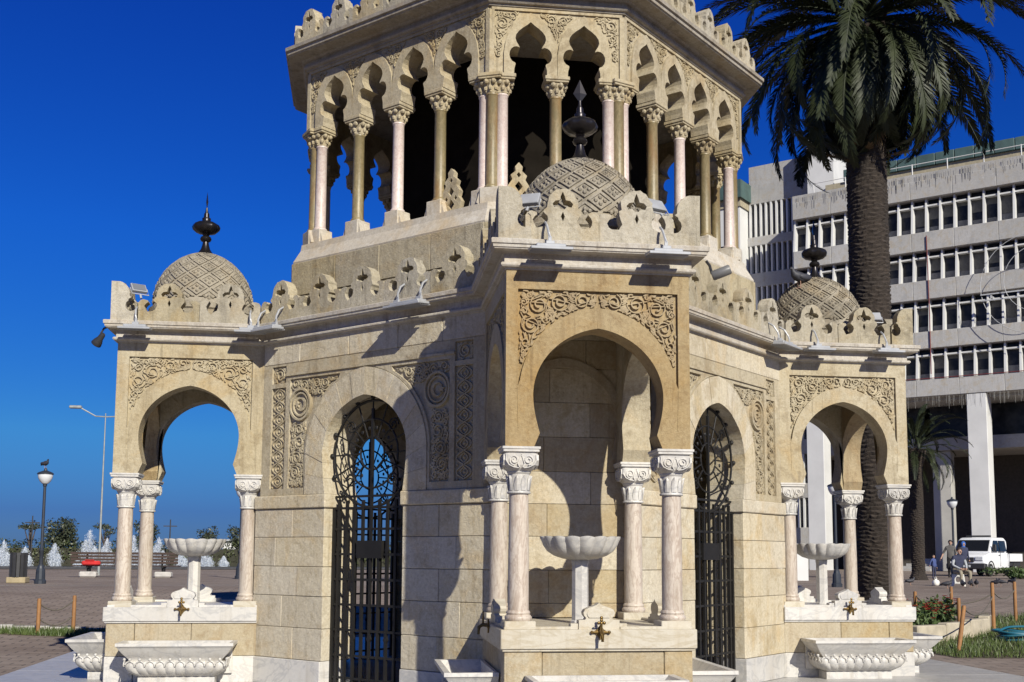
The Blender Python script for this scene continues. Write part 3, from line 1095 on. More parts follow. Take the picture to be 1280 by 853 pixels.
# --- plan outline of the lower storey
base = [(-W, -D), (W, -D), (W, -DI), (DI, -W), (D, -W)]
plan = []
for kq in range(4):
    for x, y in [(W, -D), (W, -DI), (DI, -W), (D, -W)]:
        plan.append(rz2(x, y, kq * pi / 2))
pts16 = []
for kq in range(4):
    a = kq * pi / 2
    for x, y in [(-W, -D), (W, -D), (W, -DI), (DI, -W)]:
        pts16.append(rz2(x, y, a))
plan = pts16
roof = MB().prism([(x * 0.999, y * 0.999) for x, y in plan], [], 0, 0.19)
roof.v = [(x, z, 3.868 + y) for x, y, z in roof.v]
roof.f = [tuple(reversed(q)) for q in roof.f]
tpart(roof, 'lower_roof', 'cornice')
cprof = [(-0.05, 3.855), (0.012, 3.855), (0.014, 3.868), (0.040, 3.872), (0.050, 3.884), (0.050, 3.898), (0.040, 3.908), (0.020, 3.912), (0.018, 3.985), (0.030, 3.998), (0.112, 4.000), (0.116, 4.010), (0.124, 4.012), (0.126, 4.034), (0.138, 4.040), (0.140, 4.074), (0.132, 4.082), (-0.2, 4.085)]
tpart(MB().sweep(plan, cprof), 'lower_cornice', 'cornice')

# --- merlons
def merlon_outline(hw):
    cxn = min(0.185, hw - 0.09) if hw > 0.25 else 0.15
    r = 0.06
    pts = [(hw - 0.001, 0.0), (hw - 0.001, 0.205), (hw - 0.02, 0.228), (hw - 0.05, 0.236), (cxn + r * cos(radians(58)) + 0.008, 0.228)]
    for q in range(0, 11):
        a = radians(62 - q * 30.0)
        pts.append((cxn + r * cos(a), 0.165 + r * sin(a)))
    pts += [(cxn - 0.030, 0.232), (0.150, 0.250), (0.130, 0.266)]
    for q in range(1, 9):
        a = radians(-5 + q * 95 / 8)
        pts.append((0.132 * cos(a), 0.285 + 0.132 * sin(a)))
    return pts
CROSS = [(0.0, 0.372), (0.012, 0.345), (0.018, 0.322), (0.045, 0.318), (0.062, 0.300), (0.052, 0.280), (0.026, 0.284), (0.010, 0.268)]
CROSS = [(x * 1.38, 0.305 + (z - 0.305) * 1.35) for x, z in CROSS]
CROSS = CROSS + [(-x, z) for x, z in reversed(CROSS[1:])]
SLIT = [(0.0, 0.238), (0.016, 0.20), (0.0, 0.160), (-0.016, 0.20)]
def merlon_mesh(hw=0.31, th=0.13, seed=0):
    h = merlon_outline(hw)
    ol = h + [(-x, z) for x, z in reversed(h[:-1])]
    rj_ = random.Random(seed)
    ol = [(x + (rj_.gauss(0, 0.0045) if abs(x) < hw - 0.01 else 0), z + (rj_.gauss(0, 0.0045) if z > 0.01 else 0)) for x, z in ol]
    return MB().prism(ol, [CROSS, SLIT], -th / 2, th / 2)
def corner_merlon(leg=0.206, th=0.13):
    h = merlon_outline(leg)
    m = MB()
    half = h + [(0.0, 0.0)]
    hc = [(0.0, 0.365), (0.016, 0.335), (0.013, 0.318), (0.05, 0.318), (0.058, 0.30), (0.046, 0.284), (0.018, 0.290), (0.0, 0.272)]
    a = MB().prism(half, [], -th / 2, th / 2)
    # leg along +x and leg along +y, meeting at a mitre
    a.v = [(x + (-th / 2 if x < 1e-6 and y < 0 else (th / 2 if x < 1e-6 else 0)), y, z) for x, y, z in a.v]
    m.add(a.v, a.f)
    m.add([(y, x, z) for x, y, z in a.v], [tuple(reversed(q)) for q in a.f])
    return m
ZM = 4.081
ml0 = tpart(merlon_mesh(), 'merlon', 'merlon')
MERL = [ml0.data]
for q_ in range(1, 6):
    t_ = merlon_mesh(seed=q_)
    me_ = bpy.data.meshes.new('merlon')
    me_.from_pydata(t_.v, [], t_.f)
    me_.materials.append(MT['merlon'])
    MERL.append(me_)
cm0 = tpart(corner_merlon(), 'corner_merlon', 'merlon')
first = {'m': ml0, 'c': cm0}
used = {'m': False, 'c': False}
rmr = random.Random(17)
def put(kind, x, y, z, rz, sc=1.0, tilt=0):
    src = first[kind]
    if not used[kind]:
        o = src
        used[kind] = True
    else:
        o = src.copy()
        COL.objects.link(o)
        o.parent = tower
    if kind == 'm':
        o.data = rmr.choice(MERL)
    o.location = (x, y, z - ZF)
    o.rotation_euler = (tilt, 0, rz)
    o.scale = (sc, 1, 1.09 + rmr.uniform(-0.05, 0.04)) if isinstance(sc, float) else sc
    o.rotation_euler = (tilt + rmr.uniform(-0.02, 0.02), rmr.uniform(-0.012, 0.012), rz + rmr.uniform(-0.02, 0.02))
ME = 0.012
for kq in range(4):
    a = kq * pi / 2
    yF = -(D + ME)
    for x in (-0.31, 0.31):
        px, py = rz2(x, yF, a)
        put('m', px, py, ZM, a)
    for sg, ra in ((-1, 0), (1, pi / 2)):
        px, py = rz2(sg * (W + ME), yF, a)
        put('c', px, py, ZM, a + ra)
    for sg in (-1, 1):
        for i in range(2):
            yy = -(D + ME) + 0.206 + 0.35 + i * 0.66
            px, py = rz2(sg * (W + ME), yy, a)
            put('m', px, py, ZM, a + sg * pi / 2, 0.66 / 0.62)
    ad = a - pi / 4
    n = 5
    ww = 2 * HW / n
    for i in range(n):
        s = -HW + ww * (i + 0.5)
        px, py = rz2(s, -(DG + ME), ad)
        put('m', px, py, ZM, ad, ww / 0.62)

# --- drum and gallery
def octagon(f, w):
    out = []
    for kq in range(4):
        a = kq * pi / 2
        out += [rz2(-w, -f, a), rz2(w, -f, a)]
    return out
oc = octagon(U_F, U_W)
dr = MB()
dprof = [(0.12, 4.06), (0.12, 4.42), (0.105, 4.425), (0.105, 4.815), (-0.4, 4.815)]
dr.sweep(oc, dprof)
drum = tpart(dr, 'drum', 'drum')
# drum stones on the faces, proud of the backing
rd = random.Random(21)
for kq in range(8):
    a = kq * pi / 4
    dist, hw_ = (U_F + 0.125, U_W + 0.05) if kq % 2 == 0 else (U_D + 0.125, U_H + 0.05)
    nb = 2 if kq % 2 == 0 else 4
    cuts = [-hw_ + 2 * hw_ * i / nb + (rd.uniform(-0.08, 0.08) if 0 < i < nb else 0) for i in range(nb + 1)]
    for i in range(nb):
        m = MB().cbox(cuts[i] + 0.002, cuts[i + 1] - 0.002, -dist + rd.uniform(-0.003, 0.003), -dist + 0.1, 4.43, 4.812, 0.006)
        shifted(m, 0, 0, a)
        tpart(m, 'drum_block', 'drum', drum)
sl = MB().sweep(oc, [(0.105, 4.818), (0.11, 4.835), (0.03, 4.98), (0.02, 5.05), (-0.22, 5.05), (-0.22, 4.818)])
tpart(sl, 'gallery_sill', 'sill')
gfloor = MB().prism([(x * 0.95, y * 0.95) for x, y in oc], [], 0, 0.03)
gfloor.v = [(x, z, 5.0 + y) for x, y, z in gfloor.v]
gfloor.f = [tuple(reversed(q)) for q in gfloor.f]
tpart(gfloor, 'gallery_floor', 'cornice')

# gallery columns
def gal_column(matn):
    sh = MB().lathe([(0.072, 5.215), (0.082, 5.225), (0.080, 5.24), (0.068, 5.25), (0.064, 5.26), (0.060, 6.19), (0.068, 6.2), (0.066, 6.215)], 22)
    o = tpart(sh, 'gallery_column', matn, smooth='auto')
    ped = MB().cbox(-0.10, 0.10, -0.10, 0.10, 5.02, 5.217, 0.008)
    ped.prism([(0.10, 5.04), (0.135, 5.07), (0.10, 5.19)], [], -0.085, 0.085)
    ped.prism([(-0.10, 5.19), (-0.135, 5.07), (-0.10, 5.04)], [], -0.085, 0.085)
    tpart(ped, 'pedestal', 'sill', o)
    cp = MB()
    cp.lathe([(0.062, 6.21), (0.07, 6.225), (0.078, 6.27), (0.092, 6.31), (0.105, 6.335), (0.098, 6.35)], 24, mod=lambda a, j: 1 + (0.10 * cos(8 * a) if j in (1, 2, 3) else 0))
    for i in range(8):
        a = 2 * pi * i / 8 + pi / 8
        big = i % 2 == 0
        cp.sphere((0.100 * cos(a), 0.100 * sin(a), 6.325), 0.028, 7, 5)
        cp.sphere((0.078 * cos(a + pi / 8), 0.078 * sin(a + pi / 8), 6.265), 0.022, 6, 4, (1, 1, 1.4))
    cp.cbox(-0.118, 0.118, -0.118, 0.118, 6.348, 6.368, 0.004)
    cp.cbox(-0.128, 0.128, -0.128, 0.128, 6.369, 6.409, 0.006)
    tpart(cp, 'capital', 'upper', o)
    return o
gc = {m: gal_column(m) for m in ('whitepink', 'ochre')}
gused = {'whitepink': False, 'ochre': False}
def gput(matn, x, y, rz):
    o = gc[matn]
    if gused[matn]:
        o = copy_tree(o, tower)
    gused[matn] = True
    o.location = (x, y, -ZF)
    o.rotation_euler = (0, 0, rz)
INS = 0.115
for kq in range(4):
    a = kq * pi / 2
    for x, m in ((-0.555, 'whitepink'), (0, 'ochre'), (0.555, 'whitepink')):
        px, py = rz2(x, -U_F + INS, a)
        gput(m, px, py, a)
    for sg in (-1, 1):
        px, py = rz2(sg * (U_W - 0.045), -U_F + INS - 0.004, a)
        gput('ochre', px, py, a + sg * pi / 8)
    ad = a - pi / 4
    for s, m in ((-1.21, 'whitepink'), (-0.605, 'ochre'), (0, 'whitepink'), (0.605, 'ochre'), (1.21, 'whitepink')):
        px, py = rz2(s, -U_D + INS, ad)
        gput(m, px, py, ad)

# gallery arcades
FOIL = [(0.170, 0.0), (0.168, 0.05), (0.155, 0.10)]
for q in range(9):
    t = radians(-80 + q * 200 / 8)
    FOIL.append((0.148 + 0.072 * cos(t), 0.20 + 0.088 * sin(t)))
FOIL += [(0.126, 0.305), (0.146, 0.335), (0.158, 0.375), (0.150, 0.415), (0.122, 0.455), (0.08, 0.492), (0.04, 0.52), (0.0, 0.555)]
Z0G, Z1G = 6.41, 7.12
def arcade(hw, centres, pitch):
    outl = [(hw, Z0G), (hw, Z1G), (-hw, Z1G), (-hw, Z0G)]
    for cx in centres:
        outl += [(cx - x, Z0G + z) for x, z in FOIL] + [(cx + x, Z0G + z) for x, z in list(reversed(FOIL))[1:]]
    m = MB()
    m.prism(outl, [], 0.02, 0.22, (hw, 0, 0, 0))
    # archivolts and frame proud of the carved spandrels
    p2 = pitch / 2
    def band(cx):
        inn = FOIL
        out = [(p2 - 0.002, 0.0), (p2 - 0.002, 0.22), (p2 - 0.02, 0.34), (p2 - 0.055, 0.44), (p2 - 0.11, 0.53), (p2 - 0.18, 0.60), (0.0, 0.655)]
        lp = [(cx - x, Z0G + z) for x, z in inn] + [(cx + x, Z0G + z) for x, z in list(reversed(inn))[1:]]
        lp2 = [(cx + x, Z0G + z) for x, z in out] + [(cx - x, Z0G + z) for x, z in list(reversed(out))[1:]]
        return lp + lp2
    for cx in centres:
        m.prism(band(cx), [], -0.004, 0.0205)
    m.box(-hw + 0.02, hw - 0.02, 0.0, 0.02, Z1G - 0.04, Z1G)
    e = abs(centres[-1]) + p2 + 0.002
    if hw - e > 0.02:
        ins = 0.02
        m.box(hw - 0.05, hw, 0.0, 0.02, Z0G, Z1G - 0.041)
        m.box(-hw, -hw + 0.05, 0.0, 0.02, Z0G, Z1G - 0.041)
    rel = MB()
    def sp(cx, sgn, lim):
        out = [(p2 + 0.0, 0.32), (p2 - 0.01, 0.36), (p2 - 0.045, 0.455), (p2 - 0.10, 0.548), (p2 - 0.17, 0.618), (0.10, 0.652)]
        pl = [(cx + sgn * x, Z0G + z) for x, z in out] + [(cx + sgn * 0.10, Z1G - 0.045), (lim, Z1G - 0.045)]
        if abs(lim - (cx + sgn * p2)) > 0.02:
            pl += [(lim, Z0G + 0.16), (cx + sgn * (p2 + 0.01), Z0G + 0.16)]
        return pl
    for i, cx in enumerate(centres):
        for sgn in (-1, 1):
            endp = (i == 0 and sgn < 0) or (i == len(centres) - 1 and sgn > 0)
            lim = sgn * (hw - 0.055) if endp else cx + sgn * p2
            arabesque(rel, sp(cx, sgn, lim), 0.02, 40 + i * 3 + sgn, [0.07, 0.055, 0.045, 0.036, 0.028, 0.02], w=0.013, h=0.018, leaves=22)
    return m, rel
aF, rF = arcade(U_W, (-0.2775, 0.2775), 0.555)
aD, rD = arcade(U_H, (-0.9075, -0.3025, 0.3025, 0.9075), 0.605)
shifted(aF, 0, -U_F); shifted(rF, 0, -U_F); shifted(aD, 0, -U_D); shifted(rD, 0, -U_D)
oF = tpart(aF, 'gallery_arcade', 'upper')
tpart(rF, 'carved_scrollwork', 'upper', oF)
oD = tpart(aD, 'gallery_arcade', 'upper', rz=-pi / 4)
tpart(rD, 'carved_scrollwork', 'upper', oD)
for kq in range(1, 4):
    tcopy(oF, kq * pi / 2)
    tcopy(oD, -pi / 4 + kq * pi / 2)
# upper cornice and roof
uprof = [(-0.1, 7.115), (0.012, 7.115), (0.014, 7.132), (0.040, 7.137), (0.052, 7.150), (0.052, 7.166), (0.035, 7.175), (0.030, 7.215), (0.060, 7.222), (0.075, 7.240), (0.215, 7.250), (0.222, 7.262), (0.235, 7.264), (0.237, 7.30), (0.258, 7.306), (0.26, 7.345), (0.25, 7.352), (-0.2, 7.355)]
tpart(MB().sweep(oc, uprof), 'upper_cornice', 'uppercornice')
ur = MB().prism([(x * 0.995, y * 0.995) for x, y in oc], [], 0, 0.22)
ur.v = [(x, z, 7.122 + y) for x, y, z in ur.v]
ur.f = [tuple(reversed(q)) for q in ur.f]
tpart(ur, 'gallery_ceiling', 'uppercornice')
for kq in range(8):
    a = kq * pi / 4
    dist, hw_, n = (U_F + 0.10, U_W + 0.04, 3) if kq % 2 == 0 else (U_D + 0.10, U_H + 0.04, 6)
    if kq % 2 == 1:
        a = a
    ww = 2 * hw_ / n
    for i in range(n):
        px, py = rz2(-hw_ + ww * (i + 0.5), -dist, a)
        put('m', px, py, 7.352, a, (ww / 0.62, 1.1, 1.0))
# next stage of the shaft above the roof
st = MB().sweep(octagon(1.75, 0.62), [(0.10, 7.34), (0.10, 7.75), (0.0, 7.85), (0.0, 9.6), (-1.5, 9.7)])
tpart(st, 'upper_shaft', 'block')
# plain near-black core of the gallery, without any openwork
core = tpart(MB().sweep(octagon(1.45, 0.60), [(0, 5.02), (0, 7.13)]), 'gallery_core', 'blackcore')
# pierced ornaments standing behind the sill
orn = [(0.11, 0.0), (0.10, 0.05), (0.12, 0.12), (0.085, 0.17), (0.10, 0.22), (0.06, 0.28), (0.075, 0.32), (0.03, 0.36), (0.035, 0.40), (0.0, 0.44)]
ol = orn + [(-x, z) for x, z in reversed(orn[:-1])]
hl = []
for cx, cz, s in ((0, 0.10, 0.042), (0, 0.22, 0.036), (0, 0.325, 0.02), (0.055, 0.155, 0.02), (-0.055, 0.155, 0.02)):
    hl.append([(cx + s, cz), (cx, cz + s * 1.3), (cx - s, cz), (cx, cz - s * 1.3)])
om = MB().prism(ol, hl, -0.03, 0.03)
for i, (x, y, a) in enumerate(((-0.37, -2.40, 0.1), (-1.02, -2.12, -pi / 4), (0.30, -2.40, 0.0), (1.6, -1.55, pi / 4))):
    if i == 0:
        oo = tpart(om, 'pierced_ornament', 'upper')
    else:
        oo = inst(oo, tower)
    oo.location = (x, y, 5.04 - ZF)
    oo.rotation_euler = (0, 0, a)
    oo.scale = (1.15, 1, 1.15)

# interior floor and ceiling are the platform and the lower roof
for o in bpy.data.objects:
    if o.name.split('.')[0] in ('carved_scrollwork', 'carved_relief', 'lozenge_relief', 'screen_lattice'):
        o['kind'] = 'stuff'

# ------------------------------------------------------------------ fountain bowls on the counters
def fountain_bowl():
    root = empty('fountain_bowl')
    pd = MB().lathe([(0.085, 0.0), (0.085, 0.02), (0.074, 0.03), (0.072, 0.50), (0.078, 0.53), (0.072, 0.57)], 8, cap=True)
    pd.build('pedestal', 'marble', root)
    n = 96
    G = 16
    prof = [(0.06, 0.545, 0), (0.15, 0.556, 0.03), (0.225, 0.582, 0.05), (0.28, 0.622, 0.06), (0.312, 0.668, 0.06), (0.325, 0.70, 0.055), (0.340, 0.722, 0.05), (0.343, 0.742, 0.05), (0.322, 0.745, 0.04), (0.29, 0.715, 0.04), (0.22, 0.665, 0.03), (0.10, 0.63, 0.0), (0.001, 0.625, 0)]
    vs = []
    for r, z, g in prof:
        for i in range(n):
            a = 2 * pi * i / n
            s = abs(cos(G / 2 * a))
            rr = r * (1 + g * (s - 0.5) * 1.6)
            zz = z + (0.010 * (s - 0.5) if z > 0.70 else 0)
            vs.append((rr * cos(a), rr * sin(a), zz))
    fs = []
    for j in range(len(prof) - 1):
        for i in range(n):
            a, b = j * n + i, j * n + (i + 1) % n
            fs.append((a, b, b + n, a + n))
    MB().add(vs, fs).build('bowl', 'marble', root, smooth='auto')
    return root
fb = fountain_bowl()
spots = [(0, -SC, 'scalloped white marble bowl on a pedestal inside the golden kiosk'),
         (-SC, 0, 'scalloped white marble bowl on a pedestal in the kiosk towards the water jets'),
         (SC, 0, 'scalloped white marble bowl on a pedestal in the kiosk beside the big palm')]
for i, (x, y, lb) in enumerate(spots):
    o = fb if i == 0 else copy_tree(fb)
    o.location = (x, y, ZC)
    tag(o, lb, 'fountain', 'marble bowls inside the kiosks')

# ------------------------------------------------------------------ marble troughs under the taps
def trough():
    root = empty('marble_trough')
    A0, B0 = 0.60, 0.44
    # (inset, z, gadroon)
    lv = [(0.17, 0.30, 0), (0.12, 0.36, 0), (0.055, 0.44, 0), (0.05, 0.447, 0), (0.0, 0.45, 0), (0.0, 0.418, 0), (0.014, 0.410, 0), (0.03, 0.385, 0), (0.06, 0.345, 0), (0.095, 0.305, 0), (0.125, 0.272, 0), (0.13, 0.258, 0), (0.10, 0.250, 1), (0.09, 0.225, 1), (0.095, 0.185, 1), (0.125, 0.14, 1), (0.175, 0.105, 1), (0.205, 0.092, 0), (0.215, 0.086, 0), (0.205, 0.08, 0), (0.205, 0.0, 0)]
    NF, NSD = 108, 36
    path = []
    for i in range(NSD + 1):
        path.append(('l', i / NSD))
    for i in range(1, NF + 1):
        path.append(('f', i / NF))
    for i in range(1, NSD + 1):
        path.append(('r', i / NSD))
    vs = []
    for ins, z, g in lv:
        a, b = A0 - ins, B0 - ins
        for sd, t in path:
            gg = 0
            if sd == 'l':
                x, y, nx, ny, s = -a, -b * t, -1, 0, t * 4
            elif sd == 'f':
                x, y, nx, ny, s = -a + 2 * a * t, -b, 0, -1, t * 10
            else:
                x, y, nx, ny, s = a, -b * (1 - t), 1, 0, t * 4
            if g:
                gg = 0.018 * abs(sin(s * pi)) ** 0.6 - 0.006
                # soften corners
                cx = min(1, max(0, (abs(x) - (a - 0.05)) / 0.05)) * min(1, max(0, (-y - (b - 0.05)) / 0.05))
                gg -= 0.022 * cx
            vs.append((x + nx * gg, y + ny * gg, z))
    n = len(path)
    fs = []
    for j in range(len(lv) - 1):
        for i in range(n - 1):
            fs.append((j * n + i, (j + 1) * n + i, (j + 1) * n + i + 1, j * n + i + 1))
    m = MB().add(vs, fs)
    # floor of the basin
    a, b = A0 - 0.17, B0 - 0.17
    m.add([(-a, 0, 0.30), (-a, -b, 0.30), (a, -b, 0.30), (a, 0, 0.30)], [(0, 1, 2, 3)])
    # back slab
    m.box(-A0 + 0.05, A0 - 0.05, -0.03, -0.002, 0.10, 0.449)
    m.build('basin', 'marble', root, smooth='auto')
    orn = MB()
    def lobe(px, py, tx, ty, nx, ny):
        pts = [(-0.048, 0.205), (-0.046, 0.225), (-0.034, 0.245), (-0.012, 0.258), (0, 0.262), (0.012, 0.258), (0.034, 0.245), (0.046, 0.225), (0.048, 0.205)]
        orn.tube([(px + tx * u + nx * 0.012, py + ty * u + ny * 0.012, z) for u, z in pts], 0.008, 6)
        orn.sphere((px + nx * 0.014, py + ny * 0.014, 0.277), 0.017, 8, 6)
    for i in range(10):
        t = (i + 0.5) / 10
        a, b = A0 - 0.09, B0 - 0.09
        lobe(-a + 2 * a * t, -b, 1, 0, 0, -1)
    for i in range(4):
        t = (i + 0.5) / 4
        lobe(-a, -b * t, 0, 1, -1, 0)
        lobe(a, -b * t, 0, 1, 1, 0)
    tag(orn.build('lotus_ornament', 'marble', root, smooth='auto'), kind='stuff')
    return root
tr = trough()
tspots = [((0, -D - 0.012), 0, 'carved white marble trough below the tap of the golden kiosk'),
          ((-W - 0.012, -SC + 0.02), -pi / 2, 'marble trough in the shade between the golden kiosk and the open iron gate'),
          ((W + 0.012, -SC + 0.02), pi / 2, 'marble trough between the golden kiosk and the dark iron gate'),
          ((-SC, -W - 0.012), 0, 'carved marble trough on the sunny long side of the kiosk towards the water jets'),
          ((-D - 0.012, 0), -pi / 2, 'marble trough on the outer end of the kiosk towards the water jets'),
          ((SC, -W - 0.012), 0, 'carved marble trough on the sunny long side of the kiosk beside the big palm'),
          ((D + 0.012, 0), pi / 2, 'marble trough on the outer end of the kiosk beside the flower bed')]
for i, ((x, y), a, lb) in enumerate(tspots):
    o = tr if i == 0 else copy_tree(tr)
    o.location = (x, y, ZF + 0.001)
    o.rotation_euler = (0, 0, a)
    tag(o, lb, 'trough', 'marble troughs around the kiosks')

# ------------------------------------------------------------------ floodlights on the cornice
def floodlight(w=0.30):
    root = empty('floodlight')
    b = MB()
    b.cbox(-w / 2, w / 2, -0.15, 0.012, -0.024, 0.0, 0.004)
    b.cbox(-w / 2 + 0.05, w / 2 - 0.05, -0.10, 0.03, 0.0, 0.03, 0.006)
    b.build('housing', 'alu', root)
    for i in range(6):
        y = -0.115 + i * 0.028
        MB().box(-w / 2 + 0.012, w / 2 - 0.012, y, y + 0.008, -0.034, -0.0225).build('cooling_fin', 'alu', root)
    for s in ((0,) if w < 0.4 else (-0.15, 0.15)):
        br = MB()
        br.cbox(s - 0.014, s + 0.014, -0.02, -0.008, 0.02, 0.10, 0.002)
        br.tube([(s, -0.014, 0.09), (s - 0.008, 0.0, 0.13), (s - 0.016, 0.05, 0.20), (s - 0.018, 0.115, 0.235)], 0.011, 6)
        br.cbox(s - 0.035, s + 0.035, -0.05, -0.02, 0.012, 0.06, 0.003)
        br.build('bracket', 'alu', root)
    return root
fl = {0.30: floodlight(0.34), 0.46: floodlight(0.48)}
fused = {0.30: False, 0.46: False}
def put_flood(w, x, y, a, lb, grp='floodlights hung over the lower cornice'):
    o = fl[w] if not fused[w] else copy_tree(fl[w])
    fused[w] = True
    px, py = rz2(x, y, a)
    o.location = (px, py, 3.992)
    o.rotation_euler = (radians(6), 0, a)
    tag(o, lb, 'floodlight', grp)
dK = D + 0.175
dS = DG + 0.175
put_flood(0.30, -0.44, -dK, 0, 'grey floodlight hung under the golden kiosk cornice on the side of the open gate')
put_flood(0.30, 0.52, -dK, 0, 'grey floodlight hung under the golden kiosk cornice on the side of the dark gate')
put_flood(0.30, -3.15, -(W + 0.175), 0, 'grey floodlight on the inner half of the kiosk cornice towards the water jets')
put_flood(0.30, -4.38, -(W + 0.175), 0, 'grey floodlight at the outer end of the kiosk cornice towards the water jets')
put_flood(0.30, 3.42, -(W + 0.175), 0, 'grey floodlight on the inner half of the kiosk cornice beside the palm')
put_flood(0.30, 4.28, -(W + 0.175), 0, 'grey floodlight at the outer end of the kiosk cornice beside the palm')
put_flood(0.46, -1.33, -dS, -pi / 4, 'long ribbed floodlight over the cornice corner beside the carved medallion')
put_flood(0.46, 0.78, -dS, -pi / 4, 'long ribbed floodlight on the cornice in front of the shaded wall')
put_flood(0.46, 1.30, -dS, pi / 4, 'long ribbed floodlight on the cornice next to the kiosk beside the palm')

def uplight():
    root = empty('spot_projector')
    MB().cbox(-0.085, 0.085, -0.02, 0.02, 0.0, 0.125, 0.005).build('housing', 'alu', root)
    MB().box(-0.072, 0.072, -0.0245, -0.0205, 0.013, 0.112).build('glass', 'lampglass', root)
    b = MB()
    b.tube([(-0.095, 0, 0.06), (-0.095, 0.0, -0.04), (0.095, 0.0, -0.04), (0.095, 0, 0.06)], 0.007, 6)
    b.tube([(0, 0, -0.04), (0, 0.01, -0.10)], 0.012, 6)
    b.build('yoke', 'alu', root)
    return root
ul = uplight()
uspots = [((-0.57, -4.50, 4.44), (radians(35), 0, radians(155)), 'small white projector on the golden kiosk parapet, on the open gate side'),
          ((0.54, -4.50, 4.44), (radians(35), 0, radians(205)), 'small white projector on the golden kiosk parapet, on the dark gate side'),
          ((-4.42, -0.62, 4.46), (radians(-40), 0, radians(30)), 'white projector with grey glass on the kiosk parapet towards the water jets'),
          ((4.28, -0.66, 4.42), (radians(35), 0, radians(170)), 'small white projector on the kiosk parapet in front of the palm trunk')]
for i, (l, r, lb) in enumerate(uspots):
    o = ul if i == 0 else copy_tree(ul)
    o.location = l
    o.rotation_euler = r
    tag(o, lb, 'projector', 'small projectors on the parapets')
# horn spot and bullet camera
hs = empty('horn_spotlight', (-4.80, -0.80, 3.86))
hm = MB().lathe([(0.022, 0.10), (0.03, 0.08), (0.034, 0.03), (0.05, -0.01), (0.058, -0.05), (0.056, -0.055), (0.03, -0.05)], 16)
hb = hm.build('horn', 'blackpl', hs, smooth='auto')
hb.rotation_euler = (radians(25), radians(40), 0)
MB().tube([(0.02, 0.0, 0.08), (0.05, 0.01, 0.14), (0.09, 0.02, 0.16)], 0.012, 6).build('arm', 'blackpl', hs)
tag(hs, 'black horn shaped spotlight under the outer corner of the kiosk cornice', 'spotlight')
bc = empty('bullet_camera', (0.96, -4.62, 3.86))
m = MB().lathe([(0.035, 0.0), (0.042, 0.01), (0.042, 0.15), (0.035, 0.16), (0.03, 0.155)], 16)
o = m.build('camera_body', plain('grey_camera_shell', (0.14, 0.14, 0.14), 0.4), bc, smooth='auto')
o.rotation_euler = (radians(70), 0, radians(70))
MB().tube([(0, 0, 0.02), (-0.02, 0, 0.09), (-0.05, 0.0, 0.13)], 0.012, 6).build('arm', 'blackpl', bc)
tag(bc, 'dark bullet camera under the golden kiosk cornice corner', 'camera')

# ------------------------------------------------------------------ foliage materials
def leafmat(name, c, c2, rough=0.5, trans=0.15):
    k = Nodes(name)
    oi = k.n('ShaderNodeObjectInfo')
    k.color(k.mix(k.ramp(k.noise(2.5, 4, 0.6), 0.3, 0.7), c, c2))
    k.rough(rough)
    return k.m
MT['frond'] = leafmat('palm_leaf', (0.009, 0.015, 0.004), (0.028, 0.038, 0.010), 0.6)
MT['frond_dry'] = leafmat('dry_palm_leaf', (0.16, 0.11, 0.055), (0.10, 0.075, 0.04), 0.8)
MT['leaf_dark'] = leafmat('dark_leaf', (0.035, 0.050, 0.018), (0.075, 0.085, 0.03))
MT['leaf_tree'] = leafmat('tree_leaf', (0.035, 0.045, 0.025), (0.06, 0.07, 0.04))
MT['leaf_shrub'] = leafmat('shrub_leaf', (0.04, 0.08, 0.02), (0.09, 0.12, 0.04))
MT['grass'] = leafmat('grass_blade', (0.05, 0.085, 0.018), (0.10, 0.13, 0.035))
MT['flower'] = plain('red_flower', (0.45, 0.02, 0.02), 0.6)
k = Nodes('palm_trunk_bark')
c = k.mix(k.ramp(k.noise(9, 6, 0.7, stretch=(1, 1, 3)), 0.35, 0.7), (0.024, 0.018, 0.014), (0.060, 0.045, 0.034))
c = k.mix(k.ramp(k.noise(1.2, 4), 0.45, 0.7), c, (0.028, 0.022, 0.018))
k.color(c)
k.bump(k.noise(30, 6, 0.7), 0.6, 0.03)
k.rough(0.95)
MT['palmbark'] = k.m
MT['bark'] = plain('tree_bark', (0.08, 0.06, 0.045), 0.9, nscale=10, bump=0.5)

